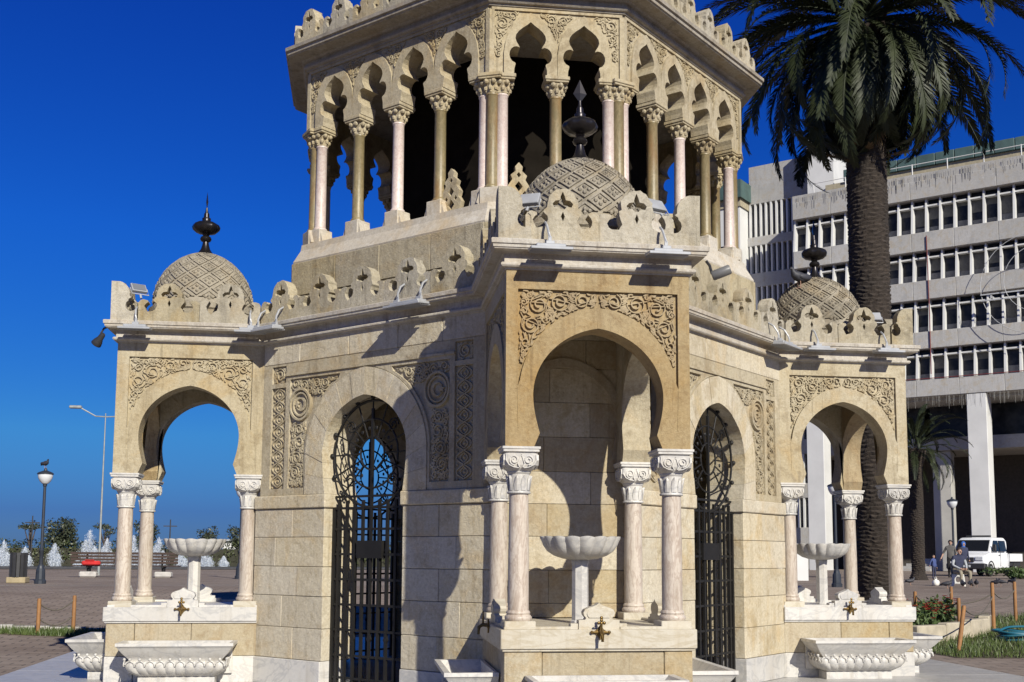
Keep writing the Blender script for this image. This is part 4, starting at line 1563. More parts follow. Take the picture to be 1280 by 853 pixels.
def frond_mesh(L, droop, seed, npair=120, mat='frond', leaf=0.42):
    rnd = random.Random(seed)
    m = MB()
    # rachis: starts along +x rising, bends down
    pts = []
    x, z, a = 0.0, 0.0, 0.0
    n = 26
    for i in range(n + 1):
        pts.append(Vector((x, 0.02 * sin(i * 0.4 + seed), z)))
        t = i / n
        a = -droop * (0.25 * t + 0.75 * t * t)
        x += L / n * cos(a)
        z += L / n * sin(a)
    rad = [0.03 * (1 - t / n) + 0.004 for t in range(n + 1)]
    m.tube(pts, rad, 5)
    def at(t):
        f = t * n
        i = min(n - 1, int(f))
        return pts[i].lerp(pts[i + 1], f - i), (pts[i + 1] - pts[i]).normalized()
    for i in range(npair):
        t = 0.10 + 0.90 * (i + rnd.random() * 0.5) / npair
        p, d = at(min(t, 0.999))
        up = d.cross(Vector((0, 1, 0))).normalized()
        up = -up if up.z < 0 else up
        env = min(1, 0.25 + (t - 0.1) * 4) * (1 - max(0, (t - 0.55) / 0.45) ** 1.5 * 0.72)
        for s in (-1, 1):
            l = leaf * env * rnd.uniform(0.85, 1.12)
            ang = radians(rnd.uniform(38, 58)) * (1 - 0.35 * t)
            v = (d * cos(ang) + Vector((0, s, 0)) * sin(ang) + up * rnd.uniform(0.05, 0.38)).normalized()
            w = v.cross(up).normalized() * (0.0125 + 0.006 * rnd.random())
            tip = p + v * l - Vector((0, 0, 1)) * l * rnd.uniform(0.12, 0.35)
            mid = p + v * l * 0.55 - Vector((0, 0, 1)) * l * 0.05
            m.add([p - w * 0.5, p + w * 0.5, mid + w, mid - w, tip], [(0, 1, 2, 3), (3, 2, 4)])
    return m

def palm_trunk(h, r0, r1, rings, seed, flare=1.15):
    rnd = random.Random(seed)
    prof = []
    n = 56
    vs = []
    phase = [rnd.uniform(0, 6.28) for _ in range(rings)]
    zs_ = []
    for j in range(rings):
        z0 = h * j / rings
        dz = h / rings
        for q, (fz, fr) in enumerate(((0.0, 0.0), (0.62, 1.0), (0.86, 0.9))):
            t = (z0 + fz * dz) / h
            rb_ = r0 + (r1 - r0) * t + max(0, 0.06 - t) * flare * 2.2 + max(0, t - 0.86) * 1.3
            for i in range(n):
                a = 2 * pi * i / n
                ridge = 0.030 * fr * (0.55 + 0.45 * abs(sin(9 * a + phase[j] + (j % 2) * pi / 2))) * rnd.uniform(0.5, 1.3)
                zz = z0 + fz * dz + 0.02 * sin(9 * a + phase[j]) * (0.4 if q == 0 else 1) + 0.03 * sin(a * 2 + j * 0.1)
                vs.append(((rb_ + ridge) * cos(a), (rb_ + ridge) * sin(a), zz))
    fs = []
    rows = rings * 3
    for j in range(rows - 1):
        for i in range(n):
            a, b = j * n + i, j * n + (i + 1) % n
            fs.append((a, b, b + n, a + n))
    return MB().add(vs, fs)

# big date palm
px, py = 8.0, 7.25
gz = ground_z(px, py)
palm = tag(empty('palm_tree', (px, py, gz - 0.02)), 'tall date palm with a thick ringed trunk and dark drooping crown', 'palm')
TH = 11.95
palm_trunk(TH, 0.375, 0.365, 150, 4).build('trunk', 'palmbark', palm)
rp = random.Random(77)
fmeshes = []
for i, (L, dr_, lf) in enumerate(((3.9, 1.6, 0.40), (3.7, 2.0, 0.38), (3.5, 2.3, 0.36), (4.0, 1.3, 0.42), (3.1, 2.5, 0.34))):
    fmeshes.append(frond_mesh(L, dr_, i + 3, leaf=lf))
fobjs = [None] * 5
def put_frond(parent, k_, az, el, z, r, roll=0.0, scale=1.0):
    global fobjs
    if fobjs[k_] is None:
        o = fmeshes[k_].build('frond', 'frond', parent)
        fobjs[k_] = o
    else:
        o = fobjs[k_].copy()
        COL.objects.link(o)
        o.parent = parent
    o.location = (r * cos(az), r * sin(az), z)
    Mx = Matrix.Rotation(az, 3, 'Z') @ Matrix.Rotation(-el, 3, 'Y') @ Matrix.Rotation(roll, 3, 'X')
    o.rotation_euler = Mx.to_euler()
    o.scale = (scale,) * 3
    return o
GA = 2.39996
nfr = 175
for i in range(nfr):
    t = i / (nfr - 1)
    el = radians(-72 + 148 * t ** 1.3)
    az = i * GA + rp.uniform(-0.2, 0.2)
    k_ = 4 if t < 0.12 else rp.choice([1, 2, 2]) if t < 0.42 else rp.choice([0, 1, 3]) if t < 0.75 else rp.choice([0, 3])
    put_frond(palm, k_, az, el, TH - 0.15 + 0.75 * t, 0.42 - 0.34 * t, rp.uniform(-0.35, 0.35), rp.uniform(0.86, 1.06) * (0.9 if t < 0.3 else 1.0))
fobjs_keep = list(fobjs)
fmeshes.append(frond_mesh(2.9, 2.2, 21, npair=70, leaf=0.30))
dry = None
for i in range(9):
    az = rp.uniform(0, 2 * pi)
    if dry is None:
        dry = fmeshes[5].build('dry_frond', 'frond_dry', palm)
        o = dry
    else:
        o = inst(dry, palm)
    o.location = (0.38 * cos(az), 0.38 * sin(az), TH - 0.35 + rp.uniform(-0.2, 0.2))
    o.rotation_euler = (Matrix.Rotation(az, 3, 'Z') @ Matrix.Rotation(radians(70 + rp.uniform(-8, 10)), 3, 'Y')).to_euler()
# persistent leaf bases under the crown
for i in range(46):
    az = i * GA
    z = TH - 1.15 + 1.1 * i / 46
    m = MB().tube([(0.40, 0, 0), (0.55, 0, 0.12), (0.66, 0, 0.34)], [0.07, 0.055, 0.02], 6) if i == 0 else None
    if i == 0:
        lb0 = m.build('leaf_base', 'palmbark', palm)
        lb0.location = (0, 0, z)
    else:
        inst(lb0, palm, (0, 0, z), az)
# smaller palm in front of the office building
px, py = 21.2, 31.2
palm2 = tag(empty('palm_tree', (px, py, ground_z(px, py) - 0.02)), 'smaller slender palm in front of the office building portico', 'palm')
T2 = 5.5
palm_trunk(T2, 0.25, 0.28, 72, 9).build('trunk', 'palmbark', palm2)
for i in range(52):
    t = i / 51
    put_frond(palm2, rp.choice([0, 1, 3]), i * GA, radians(-25 + 105 * t), T2 - 0.1 + 0.4 * t, 0.2, rp.uniform(-0.3, 0.3), rp.uniform(0.5, 0.62))

# ------------------------------------------------------------------ office building
MT['concrete'] = stone('white_painted_concrete', (0.45, 0.45, 0.445), (0.52, 0.52, 0.52), (0.32, 0.32, 0.32), rnd=0.06, streak=0.5, bump=0.1, blotch=0.25)
MT['concrete2'] = plain('grey_concrete', (0.40, 0.39, 0.37), 0.85, var=0.12, nscale=0.8, bump=0.1)
MT['whitewall'] = plain('white_wall_paint', (0.60, 0.60, 0.59), 0.75, var=0.08, nscale=0.7, bump=0.03)
MT['green'] = plain('green_copper_panel', (0.060, 0.105, 0.10), 0.6, var=0.25, nscale=1.2)
MT['beige'] = plain('beige_parapet', (0.34, 0.30, 0.21), 0.85)
MT['unlitroom'] = plain('unlit_interior_tone', (0.075, 0.066, 0.058), 0.9)  # dark base colour stands in for the shade of the rooms behind the facade
k = Nodes('office_glass')
k.color(k.mix(k.ramp(k.noise(1.3, 3, 0.6), 0.4, 0.65), (0.010, 0.011, 0.014), (0.035, 0.036, 0.040)))
k.rough(0.3)
k.b.inputs['Specular IOR Level'].default_value = 0.25
MT['glass'] = k.m
MT['blind'] = plain('grey_window_panel', (0.16, 0.16, 0.165), 0.7)
MT['blindcloth'] = plain('grey_blind', (0.11, 0.108, 0.10), 0.8)
rwb = random.Random(66)
BX, BY = 37.856, 56.576
bang = atan2(-0.67172, 0.74080)
bld = tag(empty('office_building', (BX, BY, 0.6), bang), 'white modernist office block with rows of dark windows between fins and a tall portico', 'building')
def bpart(m, name, mat, parent=None):
    m.v = [(x, y, z - 0.6) for x, y, z in m.v] if parent is None or parent is bld else m.v
    return m.build(name, mat, parent or bld)
XL, XR = -11.4, 14.0
PIT = 0.94
floors = [(23.8, 26.2), (20.4, 22.5), (16.85, 19.1), (13.55, 15.68)]
bands = [(26.2, 27.45), (22.5, 23.8), (19.1, 20.4), (15.68, 16.85), (12.4, 13.55)]
bpart(MB().box(XL + 0.05, XR - 0.05, 1.0, 14, 12.45, 28.0), 'core_wall', 'unlitroom')
band0 = None
for z0, z1 in bands:
    npan = 9
    for i in range(npan):
        x0 = XL + (XR - XL) * i / npan
        x1 = XL + (XR - XL) * (i + 1) / npan
        bpart(MB().cbox(x0 + 0.008, x1 - 0.008, -0.35, 0.98, z0, z1, 0.02), 'spandrel_panel', 'concrete')
nb = int((XR - XL) / PIT)
for fi, (z0, z1) in enumerate(floors):
    fin0 = pane0 = tr0 = None
    zc_ = z0 + (z1 - z0) * 0.80
    for i in range(nb + 1):
        x = XL + 0.06 + i * PIT
        if fin0 is None:
            fin0 = bpart(MB().add([(-0.075, -0.30, z0), (0.075, -0.30, z0), (0.075, 0.5, z0), (-0.075, 0.5, z0), (-0.055, -0.05, z1), (0.055, -0.05, z1), (0.055, 0.5, z1), (-0.055, 0.5, z1)], [(0, 1, 5, 4), (1, 2, 6, 5), (2, 3, 7, 6), (3, 0, 4, 7)]), 'window_fin', 'whitewall')
            fin0.location = (x, 0, 0)
        else:
            inst(fin0, bld, (x, 0, 0))
        if i < nb:
            if pane0 is None:
                pane0 = bpart(MB().box(0.06, PIT - 0.06, 0.42, 0.46, z0, z1), 'window', 'glass')
                pane0.location = (x, 0, 0)
                tb = MB().box(0.058, PIT - 0.058, 0.0, 0.40, zc_ - 0.6 - 0.05, zc_ - 0.6 + 0.05).build('transom', 'whitewall', pane0)
                bl_ = MB().box(0.062, PIT - 0.062, 0.36, 0.41, 0, 0.48).build('sill_panel', 'blind', pane0)
                bl_.location = (0, 0, z0 - 0.6)
                hb_ = MB().box(0.064, PIT - 0.064, 0.40, 0.415, -0.5, 0).build('blind', 'blindcloth', pane0)
                hb_.location = (0, 0, zc_ - 0.6)
            else:
                pc_ = copy_tree(pane0, bld, (x, 0, 0))
                for ch in pc_.children:
                    if ch.name.startswith('blind'):
                        ch.scale = (1, 1, rwb.choice([0.05, 0.05, 0.3, 0.6, 1.0, 1.8, 2.6]))
                    elif ch.name.startswith('sill_panel'):
                        ch.scale = (1, 1, rwb.choice([1, 1, 1, 1.25]))
# parapet, roof rail, green eaves
bpart(MB().box(XL, XR, -0.28, 0.5, 27.46, 28.0), 'parapet', 'concrete')
bpart(MB().box(XL + 2.0, XR, 1.2, 2.2, 28.0, 28.9), 'roof_wall', 'beige')
npan = 17
g0 = None
for i in range(npan):
    x0 = XL + 3.4 + i * 1.3
    if x0 > XR:
        break
    if g0 is None:
        g0 = bpart(MB().cbox(0.02, 1.28, 1.0, 2.4, 28.9, 29.75, 0.03), 'eaves_panel', 'green')
        g0.location = (x0, 0, 0)
    else:
        inst(g0, bld, (x0, 0, 0))
r0_ = None
for i in range(10):
    x = XL + 1.6 + i * 2.35
    m = MB().tube([(x, -0.2, 28.0), (x, -0.25, 28.75)], 0.045, 6)
    bpart(m, 'rail_post', 'whitewall')
bpart(MB().tube([(XL + 1.6, -0.25, 28.7), (XR, -0.25, 28.7)], 0.03, 6), 'rail', 'whitewall')
# icicle light strings hanging below parapet and under the portico soffit
rs = random.Random(5)
m = MB()
for i in range(190):
    x = XL + 0.3 + rs.random() * (XR - XL - 0.6)
    l = rs.uniform(0.25, 1.1)
    m.tube([(x, -0.37, 27.9), (x + rs.uniform(-0.04, 0.04), -0.37, 27.9 - l)], 0.007, 3)
MT['wire'] = plain('grey_wire', (0.10, 0.10, 0.10), 0.7)
o = bpart(m, 'light_string', 'wire')
o['kind'] = 'stuff'
m = MB()
for i in range(190):
    x = XL + 0.3 + rs.random() * (XR - XL - 0.6)
    l = rs.uniform(0.3, 1.0)
    m.tube([(x, -0.3, 12.4), (x + rs.uniform(-0.04, 0.04), -0.3, 12.4 - l)], 0.008, 3)
o = bpart(m, 'light_string', plain('pale_wire', (0.25, 0.25, 0.24), 0.7))
o['kind'] = 'stuff'
ro = empty('ring_ornament', (BX, BY, 0.6), bang)
MT['palewire'] = plain('pale_metal_tube', (0.42, 0.43, 0.44), 0.5)
for q_, (cx_, cz_, rr_) in enumerate(((4.9, 19.2, 3.3), (5.3, 19.4, 2.2))):
    m = MB().tube([(cx_ + rr_ * cos(t * pi / 24), -1.1 - 0.3 * q_, cz_ - 0.6 + rr_ * sin(t * pi / 24)) for t in range(48)], 0.02, 6, True)
    m.build('ring', 'palewire', ro)
m = MB()
for zz in (18.3, 18.7):
    m.box(1.6, 7.4, -1.2, -1.14, zz - 0.6, zz - 0.52)
m.box(2.2, 2.3, -1.2, -0.34, 17.85, 18.05)
m.box(6.6, 6.7, -1.2, -0.34, 17.85, 18.05)
m.build('bracket', 'palewire', ro)
tag(ro, 'pale double ring ornament mounted in front of the office block windows', 'ornament')
cb_ = MB().tube([(-1.9, -0.42, 23.5), (-1.86, -0.42, 18), (-1.9, -0.40, 13.9)], 0.035, 5)
bpart(cb_, 'red_cable', MT.get('redcable') or plain('red_cable_cover', (0.16, 0.03, 0.03), 0.7))
bpart(MB().tube([(-4.5, -0.38, 13.62), (0, -0.39, 13.60), (XR, -0.38, 13.62)], 0.03, 5), 'red_cable', plain('red_cable_cover', (0.16, 0.03, 0.03), 0.7))
# portico
bpart(MB().box(XL, XR, 0.6, 14, 12.2, 12.44), 'portico_soffit', 'concrete2')
bpart(MB().box(XL, XR, 9.5, 10, 0.4, 12.2), 'lobby_wall', 'unlitroom')
bpart(MB().box(XL, XR, 3.2, 9.4, 9.0, 9.9), 'mezzanine_beam', 'concrete')
for i in range(7):
    x = XL + 1.0 + i * 3.6
    bpart(MB().box(x, x + 3.2, 4.0, 4.1, 9.95, 12.15), 'mezzanine_window', 'glass')
for x in (-10.1, 0.9, 11.9):
    bpart(MB().cbox(x - 0.62, x + 0.62, -0.3, 1.2, 0.4, 12.38, 0.03), 'portico_column', 'whitewall')
for x in (-6.4, -2.4, 4.9, 8.5):
    bpart(MB().cbox(x - 0.62, x + 0.62, 3.6, 4.6, 0.4, 8.98, 0.03), 'inner_column', 'concrete2')
for i in range(5):
    bpart(MB().box(-5.2 + i * 0.32, -2.8 , 3.0 + i * 0.3 - 1.8, 3.3 + i * 0.3 - 1.8, 0.55, 0.77 + i * 0.17), 'step', 'concrete')
# set-back wing with vertical fins
WY = 3.0
bpart(MB().box(-17.4, XL - 0.02, WY + 0.5, 14, 0.4, 31.0), 'wing_core', 'unlitroom')
bpart(MB().box(-16.15, XL + 1.2, WY + 0.05, 13, 29.1, 32.1), 'wing_penthouse', 'concrete')
bpart(MB().box(-10.9, -8.9, 1.6, 6, 28.0, 33.2), 'stair_tower', 'whitewall')
wb = [(26.4, 29.05), (23.5, 25.7), (20.2, 22.4), (17.0, 19.1), (13.6, 15.8), (10.3, 12.5), (7.0, 9.2), (3.7, 5.9)]
lastz = 29.1
for z0, z1 in wb:
    bpart(MB().cbox(-16.3, XL + 0.0, WY, WY + 0.6, z1, lastz - 0.003, 0.02), 'wing_band', 'concrete')
    lastz = z0
    f0 = None
    for i in range(11):
        x = -16.1 + i * 0.43
        if f0 is None:
            f0 = bpart(MB().box(-0.07, 0.07, WY + 0.02, WY + 0.5, z0, z1), 'wing_fin', 'whitewall')
            f0.location = (x, 0, 0)
        else:
            inst(f0, bld, (x, 0, 0))
bpart(MB().cbox(-16.3, XL, WY, WY + 0.6, 0.4, lastz - 0.003, 0.02), 'wing_band', 'concrete')
# neighbouring stair block with a green eaves line
bpart(MB().box(-19.5, -16.32, WY - 1.5, 12, 0.4, 28.6), 'stair_block', 'whitewall')
bpart(MB().box(-20.0, -16.0, WY - 2.0, 12, 29.2, 30.6), 'stair_block_eaves', 'green')
bpart(MB().box(-19.8, -16.2, WY - 1.6, 12, 28.6, 29.2), 'stair_block_soffit', 'beige')
for z in (8, 12, 16, 20, 24):
    bpart(MB().box(-19.0, -16.9, WY - 1.53, WY - 1.4, z, z + 1.6), 'stair_window', 'glass')
# white forecourt wall with shrub
fw = MB().box(0, 4.3, 0, 0.4, 0, 1.35)
fwo = fw.build('forecourt_wall', 'whitewall')
fx, fy = 11.4, 30.0
fwo.location = (fx, fy, 0.6)
fwo.rotation_euler = (0, 0, radians(-8))
MB().box(-0.3, 1.5, -0.3, 0.0, 0, 1.6).build('wall_pier', 'whitewall', fwo)
tag(fwo, 'low white forecourt wall behind the kiosk beside the palm', 'wall')

def leaf_cloud(m, c, rad, n, size, rnd, shell=0.35):
    for i in range(n):
        v = Vector((rnd.gauss(0, 1), rnd.gauss(0, 1), rnd.gauss(0, 1))).normalized()
        r = (shell + (1 - shell) * rnd.random()) ** 0.7
        p = Vector(c) + Vector((v.x * rad[0], v.y * rad[1], v.z * rad[2])) * r
        a = Vector((rnd.gauss(0, 1), rnd.gauss(0, 1), rnd.gauss(0, 1))).normalized()
        b = a.cross(v + Vector((0.01, 0.3, 0.2))).normalized()
        s = size * rnd.uniform(0.6, 1.3)
        m.add([p - a * s, p - b * s * 0.45, p + a * s, p + b * s * 0.45], [(0, 1, 2, 3)])

rl = random.Random(9)
def shrub(name, x, y, z, rad, n, size, mat, label, cat='shrub', group=None):
    root = empty(name, (x, y, z))
    m = MB()
    for q in range(7):
        c_ = (rl.uniform(-0.6, 0.6) * rad[0], rl.uniform(-0.6, 0.6) * rad[1], rad[2] * (0.9 + rl.uniform(-0.35, 0.45)))
        leaf_cloud(m, c_, (rad[0] * 0.55, rad[1] * 0.55, rad[2] * 0.5), n // 7, size, rl)
    m.build('foliage', mat, root)
    st_ = MB()
    for q in range(5):
        a = q * 1.26
        st_.tube([(0, 0, -0.05), (rad[0] * 0.3 * cos(a), rad[1] * 0.3 * sin(a), rad[2] * 0.9)], [0.03, 0.012], 5)
    st_.build('stem', 'bark', root)
    return tag(root, label, cat, group)
shrub('shrub', fx + 1.3, fy + 1.2, 0.6 + 1.2, (1.5, 0.8, 0.6), 1600, 0.09, 'leaf_shrub', 'clipped green shrub above the low white forecourt wall')

# ------------------------------------------------------------------ street lamps and poles
MT['lamppaint'] = plain('dark_grey_lamp_paint', (0.035, 0.042, 0.055), 0.45, 0.2)
MT['milk'] = plain('milky_lamp_glass', (0.62, 0.64, 0.66), 0.3, var=0.05, bump=0)
MT['pole'] = plain('galvanised_pole', (0.30, 0.32, 0.31), 0.5, 0.3)
def street_lamp():
    root = empty('street_lamp')
    MB().lathe([(0.17, 0), (0.17, 0.10), (0.14, 0.13), (0.13, 0.40), (0.10, 0.45), (0.09, 0.52), (0.065, 0.56)], 12).build('base', 'lamppaint', root)
    MB().lathe([(0.055, 0.55), (0.06, 0.95), (0.075, 0.97), (0.075, 1.0), (0.048, 1.03), (0.042, 2.85), (0.06, 2.87), (0.06, 2.92), (0.09, 2.95)], 10).build('post', 'lamppaint', root, smooth='auto')
    MB().lathe([(0.09, 2.94), (0.15, 3.0), (0.20, 3.10), (0.215, 3.20), (0.21, 3.22)], 16).build('lamp_globe', 'milk', root, smooth='auto')
    MB().lathe([(0.235, 3.215), (0.235, 3.24), (0.20, 3.27), (0.10, 3.31), (0.05, 3.33), (0.04, 3.38), (0.012, 3.41)], 16).build('cap', 'lamppaint', root, smooth='auto')
    return root
lamp = street_lamp()
lamps = [((-11.38, 22.05), 'globe street lamp with pigeons on its cap between the litter bin and the jets', 1.02),
         ((-6.30, 29.3), 'globe street lamp seen close beside the kiosk column at the end of the bench', 1.02),
         ((26.0, 37.0), 'globe street lamp in front of the portico behind the standing man', 1.12),
         ((12.9, 20.4), 'globe street lamp between the white forecourt wall and the big palm trunk', 0.98)]
for i, ((x, y), lb, s) in enumerate(lamps):
    o = lamp if i == 0 else copy_tree(lamp)
    o.location = (x, y, ground_z(x, y))
    o.scale = (s, s, s)
    tag(o, lb, 'street lamp', 'globe street lamps')
tp = empty('tall_light_pole', (-12.62, 35.3, 0.6))
MB().lathe([(0.06, 0), (0.05, 0.8), (0.022, 6.75)], 10).build('pole', 'pole', tp, smooth='auto')
for sg in (-1, 1):
    a = MB().tube([(0, 0, 6.6), (sg * 0.4, 0, 6.62), (sg * 1.0, 0, 6.95)], 0.03, 6).build('arm', 'pole', tp)
    MB().cbox(sg * 1.22 - 0.25, sg * 1.22 + 0.25, -0.12, 0.12, 6.93, 7.05, 0.03).build('lamp_head', 'pole', a)
tag(tp, 'tall thin pale light pole with two arms beyond the benches', 'light pole')
for x, y, h, lb in ((-21.8, 58.8, 1.55, 'thin cross shaped mast among the feathery trees behind the hedge'), (-13.9, 60.5, 1.45, 'thin cross shaped mast behind the hedge standing alone above the fountain bowl')):
    r_ = empty('mast', (x, y, 0.6))
    MB().lathe([(0.05, 0), (0.035, h + 1.6)], 8).build('pole', 'blackpl', r_)
    MB().box(-0.42, 0.42, -0.03, 0.03, h + 1.15, h + 1.21).build('cross_arm', 'blackpl', r_)
    tag(r_, lb, 'mast', 'cross masts behind the hedge')

# ------------------------------------------------------------------ pool kerb, jets, hedge, trees
pool_dir = Vector((0.985, 0.17, 0))
pool_n = Vector((-0.17, 0.985, 0))
pa = atan2(0.17, 0.985)
P_0 = Vector((-17.3, 52.1, 0.6))
MT['darkkerb'] = plain('wet_dark_stone', (0.045, 0.045, 0.05), 0.35)
pk_ = MB().cbox(-12, 26, 0, 0.5, 0, 0.16, 0.03).build('pool_kerb', 'darkkerb', loc=tuple(P_0), rot=(0, 0, pa))
tag(pk_, 'low dark stone kerb of the fountain pool', 'kerb')
k = Nodes('pool_water')
k.color((0.03, 0.05, 0.06))
k.rough(0.08)
k.bump(k.noise(3, 3), 0.4, 0.05)
MT['water'] = k.m
wv = MB()
wv.add([(-12, 0.5, 0.13), (26, 0.5, 0.13), (26, 8, 0.13), (-12, 8, 0.13)], [(0, 1, 2, 3)])
tag(wv.build('pool_water', 'water', loc=tuple(P_0), rot=(0, 0, pa)), kind='structure')
k = Nodes('white_spray')
k.color(k.mix(k.ramp(k.noise(6, 4), 0.3, 0.7), (0.50, 0.57, 0.66), (0.78, 0.82, 0.88)))
k.rough(0.35)
k.b.inputs['Alpha'].default_value = 0.5
MT['spray'] = k.m
rj = random.Random(12)
def jet(h, r, seed):
    rnd = random.Random(seed)
    m = MB()
    n = int(4200 * (0.4 + h / 3))
    for i in range(n):
        t = rnd.random() ** 0.75
        a = rnd.uniform(0, 2 * pi)
        lobe_ = rnd.randrange(3)
        hh_ = (1.0, 0.72, 0.55)[lobe_]
        t *= hh_
        env = r * (0.72 - 0.12 * lobe_) * max(0.0, 1 - (t / hh_) ** 3.0) ** 0.7 + 0.03
        rr = env * abs(rnd.gauss(0, 0.55))
        p = Vector((rr * cos(a), rr * sin(a), h * t * rnd.uniform(0.86, 1.0)))
        l = rnd.uniform(0.02, 0.06)
        w = rnd.uniform(0.005, 0.013)
        if lobe_:
            p += Vector(((-0.42, 0.45)[lobe_ - 1] * r, 0.2 * r, 0))
        d = Vector((rr * 0.6 * cos(a), rr * 0.6 * sin(a), -1 if rnd.random() < 0.6 else 1)).normalized()
        u = d.cross(Vector((cos(a + 1.1), sin(a + 1.1), 0.1))).normalized()
        v = d.cross(u)
        m.add([p - d * l, p + u * w, p + v * w, p - u * w, p - v * w, p + d * l], [(0, 1, 2), (0, 2, 3), (0, 3, 4), (0, 4, 1), (5, 2, 1), (5, 3, 2), (5, 4, 3), (5, 1, 4)])
    return m
jets = [(-4.21, 0, 1.5, 0.38), (-3.09, 0, 1.15, 0.42), (-1.53, 0, 1.35, 0.42), (-0.29, 0, 0.42, 0.2), (0.31, 0, 2.15, 0.60), (1.26, 0, 1.65, 0.48), (2.71, 0, 1.85, 0.44), (4.13, 0, 1.75, 0.50), (5.43, 0, 0.95, 0.38), (6.79, 0, 1.05, 0.48), (7.85, 0, 0.65, 0.28)]
JL = ['slim jet at the outer end of the pool', 'broad low jet behind the litter bin', 'white jet behind the globe lamp post', 'tiny jet beside the tallest jet', 'tallest and broadest white water jet of the pool', 'water jet seen close beside the kiosk column', 'water jet seen between the two kiosk columns', 'tall jet beside the fountain bowl', 'low jet half hidden by the bowl pedestal', 'broad jet behind the bowl pedestal', 'smallest jet by the globe lamp near the tower wall']
for i, (s, off, h, r) in enumerate(jets):
    # positions measured along the pool
    p = P_0 + pool_dir * s + pool_n * 2.2
    o = jet(h, r, 30 + i).build('water_jet', 'spray', loc=(p.x, p.y, 0.72))
    tag(o, 'foaming white water jet: ' + JL[i] if False else JL[i], 'fountain jet', 'water jets in the pool')

hd = MB()
rh = random.Random(2)
for i in range(26):
    x = -14 + i * 1.75
    leaf_cloud(hd, (x, 0, 0.9), (1.35, 0.8, 0.95), 620, 0.10, rh, 0.55)
hp = P_0 + pool_n * 10
ho = empty('hedge', tuple(hp), pa)
hd.build('foliage', 'leaf_dark', ho)
MB().box(-14.5, 31, -0.45, 0.45, 0, 1.2).build('inner_stems', plain('hedge_twigs', (0.03, 0.03, 0.018), 0.9), ho)
tag(ho, 'long dense clipped hedge behind the fountain pool', 'hedge')

def tree(name, x, y, h, rad, n, size, label, crown_z=0.7, lobes=9, group=None):
    root = empty(name, (x, y, ground_z(x, y) - 0.03))
    t = MB().tube([(0, 0, 0), (0.05, 0.03, h * 0.4), (0.0, 0.0, h * 0.8)], [0.12, 0.09, 0.04], 7)
    m = MB()
    for q in range(lobes):
        a = q * GA
        rr = rad[0] * 0.55 * sqrt((q + 0.5) / lobes)
        c_ = (rr * cos(a), rr * sin(a), h * crown_z + rad[1] * rl.uniform(-0.45, 0.5))
        t.tube([(0, 0, h * 0.4 + 0.1 * q / lobes), (c_[0] * 0.6, c_[1] * 0.6, (h * 0.4 + c_[2]) / 2 + 0.1), c_], [0.045, 0.03, 0.012], 5)
        leaf_cloud(m, c_, (rad[0] * 0.42, rad[0] * 0.42, rad[1] * 0.42), n // lobes, size, rl, 0.2)
    t.build('trunk', 'bark', root)
    m.build('crown', 'leaf_tree', root)
    return tag(root, label, 'tree', group)
tree('feathery_tree', -24.9, 58.9, 2.95, (0.75, 0.45), 260, 0.09, 'small feathery tree with a see-through crown at the outer end of the hedge', 0.88, 7)
tree('feathery_tree', -22.4, 60.7, 2.95, (1.0, 0.45), 330, 0.09, 'small feathery tree behind the cross mast and the globe lamp', 0.86, 8)
tree('bushy_tree', -20.9, 62.1, 3.2, (1.5, 1.4), 2300, 0.11, 'round dark bushy tree behind the hedge between the two masts', 0.66, 12)
tree('feathery_tree', -17.9, 60.8, 2.8, (1.0, 0.5), 330, 0.09, 'feathery tree behind the tall pale light pole', 0.85, 8)
tree('bushy_tree', -15.9, 63.2, 3.2, (1.0, 1.2), 1100, 0.11, 'dark tree showing between the two kiosk columns', 0.70, 9)
tree('bushy_tree', -12.0, 63.9, 2.9, (1.2, 1.0), 900, 0.10, 'low grey tree behind the fountain bowl in the kiosk', 0.66, 9)
tree('bushy_tree', -10.0, 64.3, 3.0, (1.2, 1.1), 1100, 0.10, 'dark tree behind the globe lamp at the kiosk end', 0.68, 9)
wh = MB().cbox(-2.2, 2.2, -1, 1, 0, 1.75, 0.05).build('white_shed', 'whitewall', loc=(-9.2, 68, 0.6))
MB().cbox(-2.4, 2.4, -1.2, 1.2, 1.753, 1.9, 0.03).build('roof', 'alu', wh)
tag(wh, 'small flat white shed beyond the hedge', 'shed')

# ------------------------------------------------------------------ benches, bin
MT['benchwood'] = plain('dark_bench_slat', (0.05, 0.03, 0.022), 0.6, nscale=12)
MT['footstone'] = plain('bench_foot_concrete', (0.45, 0.43, 0.40), 0.9)
MT['redcloth'] = plain('red_cloth', (0.50, 0.02, 0.02), 0.8)
def bench(n=4.0):
    root = empty('bench')
    for i in range(5):
        MB().cbox(-n / 2, n / 2, -0.30 + i * 0.11, -0.21 + i * 0.11, 0.42, 0.46, 0.006).build('seat_slat', 'benchwood', root)
    for i in range(4):
        MB().cbox(-n / 2, n / 2, 0.27 + i * 0.012, 0.30 + i * 0.012, 0.52 + i * 0.115, 0.61 + i * 0.115, 0.006).build('back_slat', 'benchwood', root)
    for x in (-n / 2 + 0.6, n / 2 - 0.6):
        MB().cbox(x - 0.32, x + 0.32, -0.2, 0.2, 0.0, 0.22, 0.05).build('foot', 'footstone', root)
        f = MB().box(x - 0.04, x + 0.04, -0.28, 0.26, 0.36, 0.419)
        f.box(x - 0.05, x + 0.05, -0.1, 0.1, 0.2, 0.361)
        f.box(x - 0.035, x + 0.035, 0.225, 0.268, 0.36, 0.95)
        f.build('support', 'iron', root)
    return root
bn = bench(4.0)
bn.location = (-10.75, 31.4, 0.6)
bn.rotation_euler = (0, 0, pi - radians(4))
tag(bn, 'long dark slatted bench on round concrete feet before the pool', 'bench')
